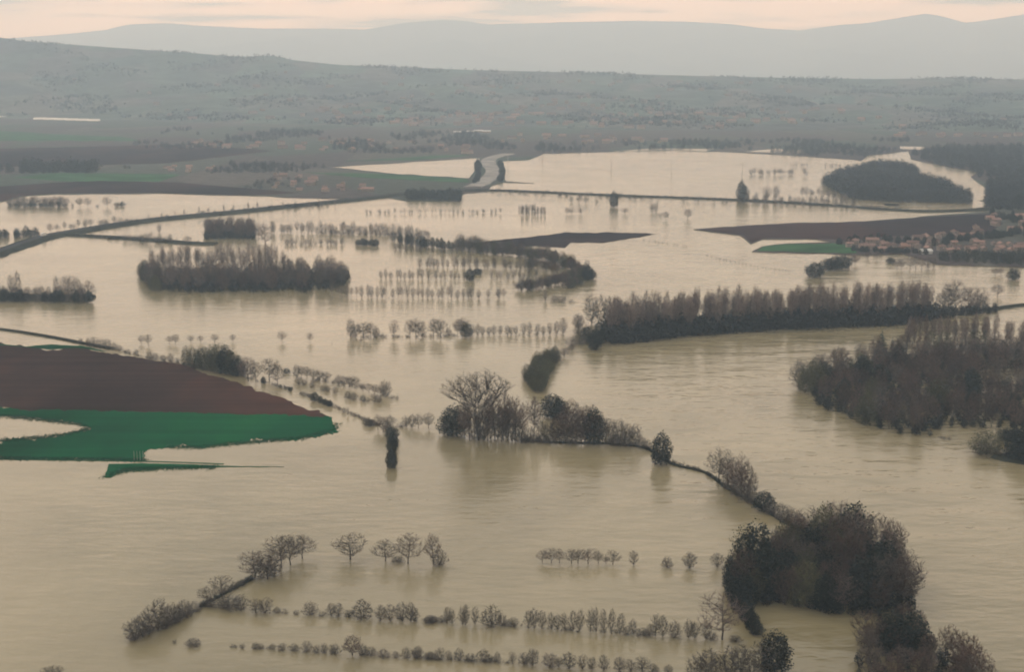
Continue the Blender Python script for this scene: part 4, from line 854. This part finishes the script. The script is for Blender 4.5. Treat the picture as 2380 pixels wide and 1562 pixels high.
# ------------------------------------------------------------------ houses
M['render_wall'] = m_plant('house_render', (0.24, 0.20, 0.17), 0.25)
M['tile'] = m_plant('clay_tiles', (0.150, 0.098, 0.082), 0.35, (0.19, 0.115, 0.092))
M['white_wall'] = m_flat('white_paint', (0.55, 0.54, 0.51), 0.7)
M['glass'] = m_flat('dark_panes', (0.03, 0.035, 0.04), 0.15)
M['door'] = m_flat('wood_door', (0.10, 0.06, 0.035), 0.6)
def box(x0, x1, y0, y1, z0, z1):
    v = [(x0, y0, z0), (x1, y0, z0), (x1, y1, z0), (x0, y1, z0), (x0, y0, z1), (x1, y0, z1), (x1, y1, z1), (x0, y1, z1)]
    return v, [(0, 3, 2, 1), (4, 5, 6, 7), (0, 1, 5, 4), (1, 2, 6, 5), (2, 3, 7, 6), (3, 0, 4, 7)]
def house_proto(L, W, H, rh):
    l, w = L / 2, W / 2; o = 0.45
    wall = mesh_from('wall', [(-l, -w, -1), (l, -w, -1), (l, w, -1), (-l, w, -1), (-l, -w, H), (l, -w, H), (l, w, H), (-l, w, H), (-l, 0, H + rh - 0.1), (l, 0, H + rh - 0.1)],
                     [(0, 1, 5, 4), (2, 3, 7, 6), (1, 2, 6, 9, 5), (3, 0, 4, 8, 7), (4, 5, 9, 8), (6, 7, 8, 9)], M['render_wall'])
    k = rh / w; e = H - o * k + 0.12
    V = []
    for x in (-l - o, l + o):
        V += [(x, -w - o, e), (x, 0, H + rh + 0.12), (x, w + o, e), (x, -w - o, e + 0.18), (x, 0, H + rh + 0.32), (x, w + o, e + 0.18)]
    roof = mesh_from('roof', V, [(0, 1, 7, 6), (1, 2, 8, 7), (3, 9, 10, 4), (4, 10, 11, 5), (0, 6, 9, 3), (2, 5, 11, 8), (0, 3, 4, 1), (1, 4, 5, 2), (6, 7, 10, 9), (7, 8, 11, 10)], M['tile'])
    ch = mesh_from('chimney', *box(l * 0.5, l * 0.5 + 0.8, -0.4, 0.4, H + rh * 0.6, H + rh + 1.1), M['render_wall'])
    win = mesh_from('window', *box(-0.5, 0.5, -0.06, 0.06, 0, 1.25), M['glass'])
    door = mesh_from('door', *box(-0.5, 0.5, -0.06, 0.06, -0.3, 2.1), M['door'])
    return wall, roof, ch, win, door, (L, W, H)
HP = [house_proto(11, 8, 3.2, 2.0), house_proto(15, 9, 5.4, 2.3), house_proto(9, 7.5, 5.2, 1.9), house_proto(20, 9, 4.2, 2.4)]
def house(i, x, y, z, rz, label, group, detail=True, s=1.0):
    wall, roof, ch, win, door, (L, W, H) = HP[i]
    t = link('house', None); t.location = (x, y, z); t.rotation_euler = (0, 0, rz); t.scale = (s, s, s); t.empty_display_size = 1
    tag(t, label, 'house', group)
    link('wall', wall, t); r = link('roof', roof, t)
    if detail:
        link('chimney', ch, r)
        d = link('door', door, t); d.location = (L * 0.1, -W / 2 - 0.03, 0.3)
        for zz in ((1.0,) if H < 4.5 else (1.0, 3.5)):
            for xx in (-0.33, -0.1, 0.33):
                wi = link('window', win, t); wi.location = (L * xx, -W / 2 - 0.03, zz)
    return t
def blocked(P, p, d): return any((p[0] - q[0]) ** 2 + (p[1] - q[1]) ** 2 < d * d for q in P)
done = []
def village(polyV, n, spacing, label, group, seed, detail, z=0.5, big=1.0):
    pts = scatter(polyV, spacing, seed); g = random.Random(seed); g.shuffle(pts)
    for p in pts[:n]:
        house(g.randrange(4), p[0], p[1], z, g.choice([0, 0.3, -0.3, 1.5, 0.1]) + g.uniform(-0.15, 0.15), label, group, detail, big * g.uniform(0.9, 1.2))
village([(2050, 578), (2120, 572), (2300, 566), (2379, 574), (2379, 590), (2200, 590), (2080, 588)], 34, 13, 'orange-tiled house in the row along the village shore', 'houses along the village shore', 201, True, 0.5, 0.66)
village([(2130, 562), (2280, 556), (2280, 545), (2150, 550)], 11, 13, 'tiled house in the short terrace above the village shore', 'upper village terrace', 202, True, 0.5, 0.66)
village([(1968, 582), (2060, 585), (2055, 566), (1970, 566)], 8, 15, 'tiled farmhouse by the small green field at the village edge', 'farmhouses by the green field', 203, True, 0.5, 0.7)
village([(2250, 535), (2379, 540), (2379, 505), (2290, 505)], 16, 26, 'pinkish house among dark trees behind the village', 'houses behind the village', 204, True, 0.5, 0.7)
village([(590, 443), (740, 447), (860, 446), (840, 432), (640, 424), (600, 432)], 16, 24, 'tiled house of the hamlet between brown field and lake', 'houses of the lakeside hamlet', 205, False, 0.5, 0.72)
village([(620, 418), (740, 422), (740, 412), (630, 408)], 7, 28, 'pale house at the back of the lakeside hamlet', 'back houses of the hamlet', 206, False, 0.5, 0.72)
village([(365, 398), (500, 402), (500, 390), (370, 388)], 12, 30, 'pale house of the small cluster on the plain', 'houses of the plain cluster', 207, False, 0.5, 0.75)
village([(440, 345), (660, 352), (660, 336), (460, 330)], 16, 38, 'pale house in the far village on the plain', 'houses of the far village', 208, False)
village([(680, 350), (1100, 358), (1080, 330), (700, 325)], 26, 40, 'hazy house scattered between far village and lake road', 'hazy scattered houses', 209, False)
village([(1150, 335), (1560, 338), (1540, 318), (1180, 315)], 22, 45, 'hazy house on the far lake shore', 'houses on the far shore', 210, False)
village([(2080, 318), (2379, 322), (2379, 315), (2090, 312)], 14, 50, 'pale hazy house in the line beyond the right-hand woods', 'line of hazy houses beyond the woods', 211, False)
# town on the hillside: the nearest houses one by one, the rest of the town as one mass
g = random.Random(5); placed = []
while len(placed) < 240:
    u = g.gauss(0.02, 0.13); Yh = g.choice([g.uniform(3800, 4700), g.uniform(3800, 5900)]); Xh = u * Yh
    if abs(u) > 0.4 or blocked(placed, (Xh, Yh), 30) or float(hill_z(Xh, Yh)) < 2: continue
    placed.append((Xh, Yh))
placed.sort(key=lambda p: p[1]); TV, TF, TM = [], [], []; nv = 0
for i, (Xh, Yh) in enumerate(placed):
    zh = float(hill_z(Xh, Yh)); k, rz = g.randrange(4), g.uniform(-0.6, 0.6)
    if i < 115:
        house(k, Xh, Yh, zh, rz, 'hazy tiled house ' + ('low on the hillside among trees' if zh < 30 else 'half-way up the hillside' if zh < 75 else 'near the top of the hill'), 'houses on the hillside', False, 1.35)
        continue
    for mi, me in enumerate(HP[k][:2]):
        c, s_ = math.cos(rz) * 1.35, math.sin(rz) * 1.35
        TV += [(v.co.x * c - v.co.y * s_ + Xh, v.co.x * s_ + v.co.y * c + Yh, v.co.z * 1.35 + zh) for v in me.vertices]
        TF += [tuple(q + nv for q in p.vertices) for p in me.polygons]; TM += [mi] * len(me.polygons); nv += len(me.vertices)
tag(link('hill_town', mesh_from('hill_town', TV, TF, [M['render_wall'], M['tile']], TM)), 'hazy mass of small houses scattered over the upper hillside', 'town', kind='stuff')
# white buildings
t = link('shed', None); p = G(2150, 589, 0.5); t.location = tuple(p); t.rotation_euler = (0, 0, 0.2)
tag(t, 'small white-roofed shed at the village shore', 'shed')
link('wall', mesh_from('wall', *box(-5, 5, -4, 4, -1, 2.6), M['white_wall']), t)
link('roof', mesh_from('roof', [(-5.4, -4.4, 2.62), (5.4, -4.4, 2.62), (5.4, 4.4, 2.62), (-5.4, 4.4, 2.62), (-5.4, 0, 4.4), (5.4, 0, 4.4)], [(0, 1, 5, 4), (2, 3, 4, 5), (1, 2, 5), (3, 0, 4), (0, 3, 2, 1)], M['white_wall']), t)
for k, (x, y) in enumerate([(1064, 310), (1090, 309), (1112, 307), (1130, 308)]):
    p = G(x, y, 0.5); t = link('warehouse', None); t.location = tuple(p)
    tag(t, 'long pale warehouse roof at the foot of the hill', 'warehouse', 'pale warehouses')
    link('wall', mesh_from('wall', *box(-11, 11, -7, 7, -1, 4), M['render_wall']), t)
    link('roof', mesh_from('roof', [(-11.5, -7.5, 4.02), (11.5, -7.5, 4.02), (11.5, 7.5, 4.02), (-11.5, 7.5, 4.02), (-11.5, 0, 6), (11.5, 0, 6)], [(0, 1, 5, 4), (2, 3, 4, 5), (1, 2, 5), (3, 0, 4), (0, 3, 2, 1)], M['white_wall']), t)

# ---- plastic greenhouses at the foot of the left hill
M['film'] = m_flat('greenhouse_film', (0.80, 0.76, 0.68), 0.4)
_a = np.linspace(0, math.pi, 9); _pr = [(4.2 * math.cos(q), 4.6 * math.sin(q) + 1.2 * min(1, math.sin(q) * 3)) for q in _a]
_v = [(x, y, z) for x in (-16, 16) for y, z in [(4.2, -1)] + _pr + [(-4.2, -1)]]; _m = len(_pr) + 2
cover = mesh_from('cover', _v, [(i, i + 1, _m + i + 1, _m + i) for i in range(_m - 1)], M['film'])
endw = mesh_from('end_wall', [v for v in _v if v[0] < 0], [tuple(range(_m))], M['film'])
for row_ in ([(x, 277 + 0.03 * (x - 80)) for x in range(90, 236, 25)], [(x, 274) for x in range(-120, 50, 25)]):
    for x, y in row_:
        for dy in (0, 11):
            p = G(x, y, 0.5); t = link('greenhouse', None); t.location = (p[0] + dy * 0.3, p[1] + dy, 0.5)
            tag(t, 'long white plastic greenhouse at the foot of the hill', 'greenhouse', 'greenhouses below the hill')
            link('cover', cover, t); e = link('end_wall', endw, t); e2 = link('end_wall', endw, t); e2.location = (32, 0, 0)

# ---- van on the embankment road
def prism_mesh(name, prof, w, mat):
    n = len(prof); V = [(x, -w / 2, z) for x, z in prof] + [(x, w / 2, z) for x, z in prof]
    fc = [tuple(range(n))[::-1], tuple(range(n, 2 * n))] + [(i, (i + 1) % n, n + (i + 1) % n, n + i) for i in range(n)]
    return mesh_from(name, V, fc, mat)
p = G(102, 548.5, 2.66); q = G(112, 546, 2.66); t = link('van', None); t.location = tuple(p)
t.rotation_euler = (0, 0, math.atan2(G(200, 536)[1] - G(60, 567)[1], G(200, 536)[0] - G(60, 567)[0])); t.scale = (1.25, 1.25, 1.25)
tag(t, 'white box van driving along the embankment road', 'van')
link('body', prism_mesh('body', [(-3, 0.4), (3, 0.4), (3, 1.3), (2.2, 1.5), (1.6, 2.5), (-3, 2.6)], 2.0, M['white_wall']), t)
link('windscreen', prism_mesh('windscreen', [(1.72, 2.35), (2.24, 1.55), (2.28, 1.57), (1.76, 2.37)], 1.8, M['glass']), t)
tyre = m_flat('tyre', (0.02, 0.02, 0.02), 0.8)
ang = np.linspace(0, 2 * math.pi, 12, endpoint=False)
wm = prism_mesh('wheel', [(0.38 * math.cos(a), 0.38 * math.sin(a)) for a in ang], 0.25, tyre)
for x in (-1.9, 1.9):
    for y in (-0.92, 0.92):
        w_ = link('wheel', wm, t); w_.location = (x, y, 0.38)

# ---- posts by the field track
M['post'] = m_flat('grey_wood', (0.35, 0.33, 0.28), 0.9)
pm = raw_mesh('fence_post', *(lambda a: (a[0], [a[1]]))(prisms([(0, 0, -0.8, 0, 0, 4.2, 0.10, 0.09)])), M['post'])
for k in range(5):
    x, y = 312 + k * 7, 1071; p = G(x, y); o = link('fence_post', pm); o.location = (p[0], p[1], 0.2)
    tag(o, 'pale thin post in the group by the field track', 'post', 'posts by the field track')
pole = raw_mesh('pole', *(lambda a: (a[0], [a[1]]))(prisms([(0, 0, -1, 0, 0, 26, 0.5, 0.3), (-4, 0, 22, 4, 0, 22, 0.2, 0.2), (-3, 0, 25, 3, 0, 25, 0.2, 0.2)])), M['post'])
for x, y in ((1724, 420), (1560, 412), (1420, 405), (1260, 400), (1180, 398)):
    p = G(x, y); o = link('power_pole', pole); o.location = (p[0], p[1], 0); tag(o, 'thin tall power pole standing in the far lake', 'power pole', 'power poles in the far lake')

# ---- tufts of drowned crop along the edges of the green field
def tufts(name, lines, n, seed, label):
    g = np.random.default_rng(seed); segs = []
    for pts in lines:
        P = np.array(pts, float); d = np.concatenate([[0], np.cumsum(np.linalg.norm(np.diff(P, axis=0), axis=1))])
        for _ in range(int(n * d[-1] / 100)):
            q = g.uniform(0, d[-1]); x = np.interp(q, d, P[:, 0]) + g.normal(0, 6); y = np.interp(q, d, P[:, 1]) + g.normal(0, 2.4)
            p = G(x, y)
            for _k in range(3):
                a = p + np.array([*g.normal(0, 0.35, 2), -0.1]); b = a + np.array([*g.normal(0, 0.12, 2), g.uniform(0.25, 0.55)]); segs.append((*a, *b, 0.16, 0.03))
    v, f = prisms(segs); tag(link(name, raw_mesh(name, v, [f], M['grass'])), label, 'grass', kind='stuff')
tufts('grass', [[(788, 983), (775, 1000), (700, 1018), (560, 1030), (460, 1040), (390, 1038)], [(0, 966), (120, 978), (190, 987), (205, 997), (160, 1010), (90, 1018), (0, 1025)], [(246, 1110), (285, 1091), (500, 1086)], [(275, 1100), (300, 1093), (360, 1091)], [(338, 1069), (100, 1066), (0, 1065)]], 420, 301, 'tufts of drowned green crop along the field edge')

# ---- woods on the hillside (one mass)
def far_canopy(name, n, seed, label, dens):
    g = np.random.default_rng(seed); C = []
    while len(C) < n:
        u = g.uniform(-0.62, 0.62, 4000); Yc = g.uniform(3700, 6350, 4000); Xc = u * Yc
        d = lump(Xc * 1.1 + 300, Yc * 1.3)
        keep = (d + g.normal(0, 0.28, 4000) > dens) & (hill_z(Xc, Yc) > 1)
        C += list(zip(Xc[keep], Yc[keep]))
    C = np.array(C[:n]); zc = hill_z(C[:, 0], C[:, 1]); h = g.uniform(6, 13, n)
    pts = np.repeat(np.column_stack([C, zc + h * 0.45]), 10, 0) + g.normal(0, 1, (n * 10, 3)) * np.repeat(np.column_stack([h * 0.32, h * 0.32, h * 0.26]), 10, 0)
    v, f = cards(pts, 2.6, g)
    tag(link(name, raw_mesh(name, v, [f], M['farwood'])), label, 'woods', kind='stuff')
far_canopy('hillside_woods', 9000, 401, 'hazy woods and hedges covering the hillside', 0.5)

# ------------------------------------------------------------------ haze
v, f = box(-22300, 22300, -1800, 22300, -5.5, 1060)
m, N, L, b = mat_new('haze_air'); N.remove(b)
pv = N.new('ShaderNodeVolumePrincipled'); pv.inputs['Color'].default_value = (0.61, 0.80, 1.0, 1)
pv.inputs['Density'].default_value = 0.000130; pv.inputs['Absorption Color'].default_value = (1, 1, 1, 1); pv.inputs['Anisotropy'].default_value = 0.25
L.new(pv.outputs[0], N['Material Output'].inputs['Volume'])
tag(link('haze', mesh_from('haze', v, f, m)), 'pale even haze filling the whole valley', 'haze', kind='stuff')
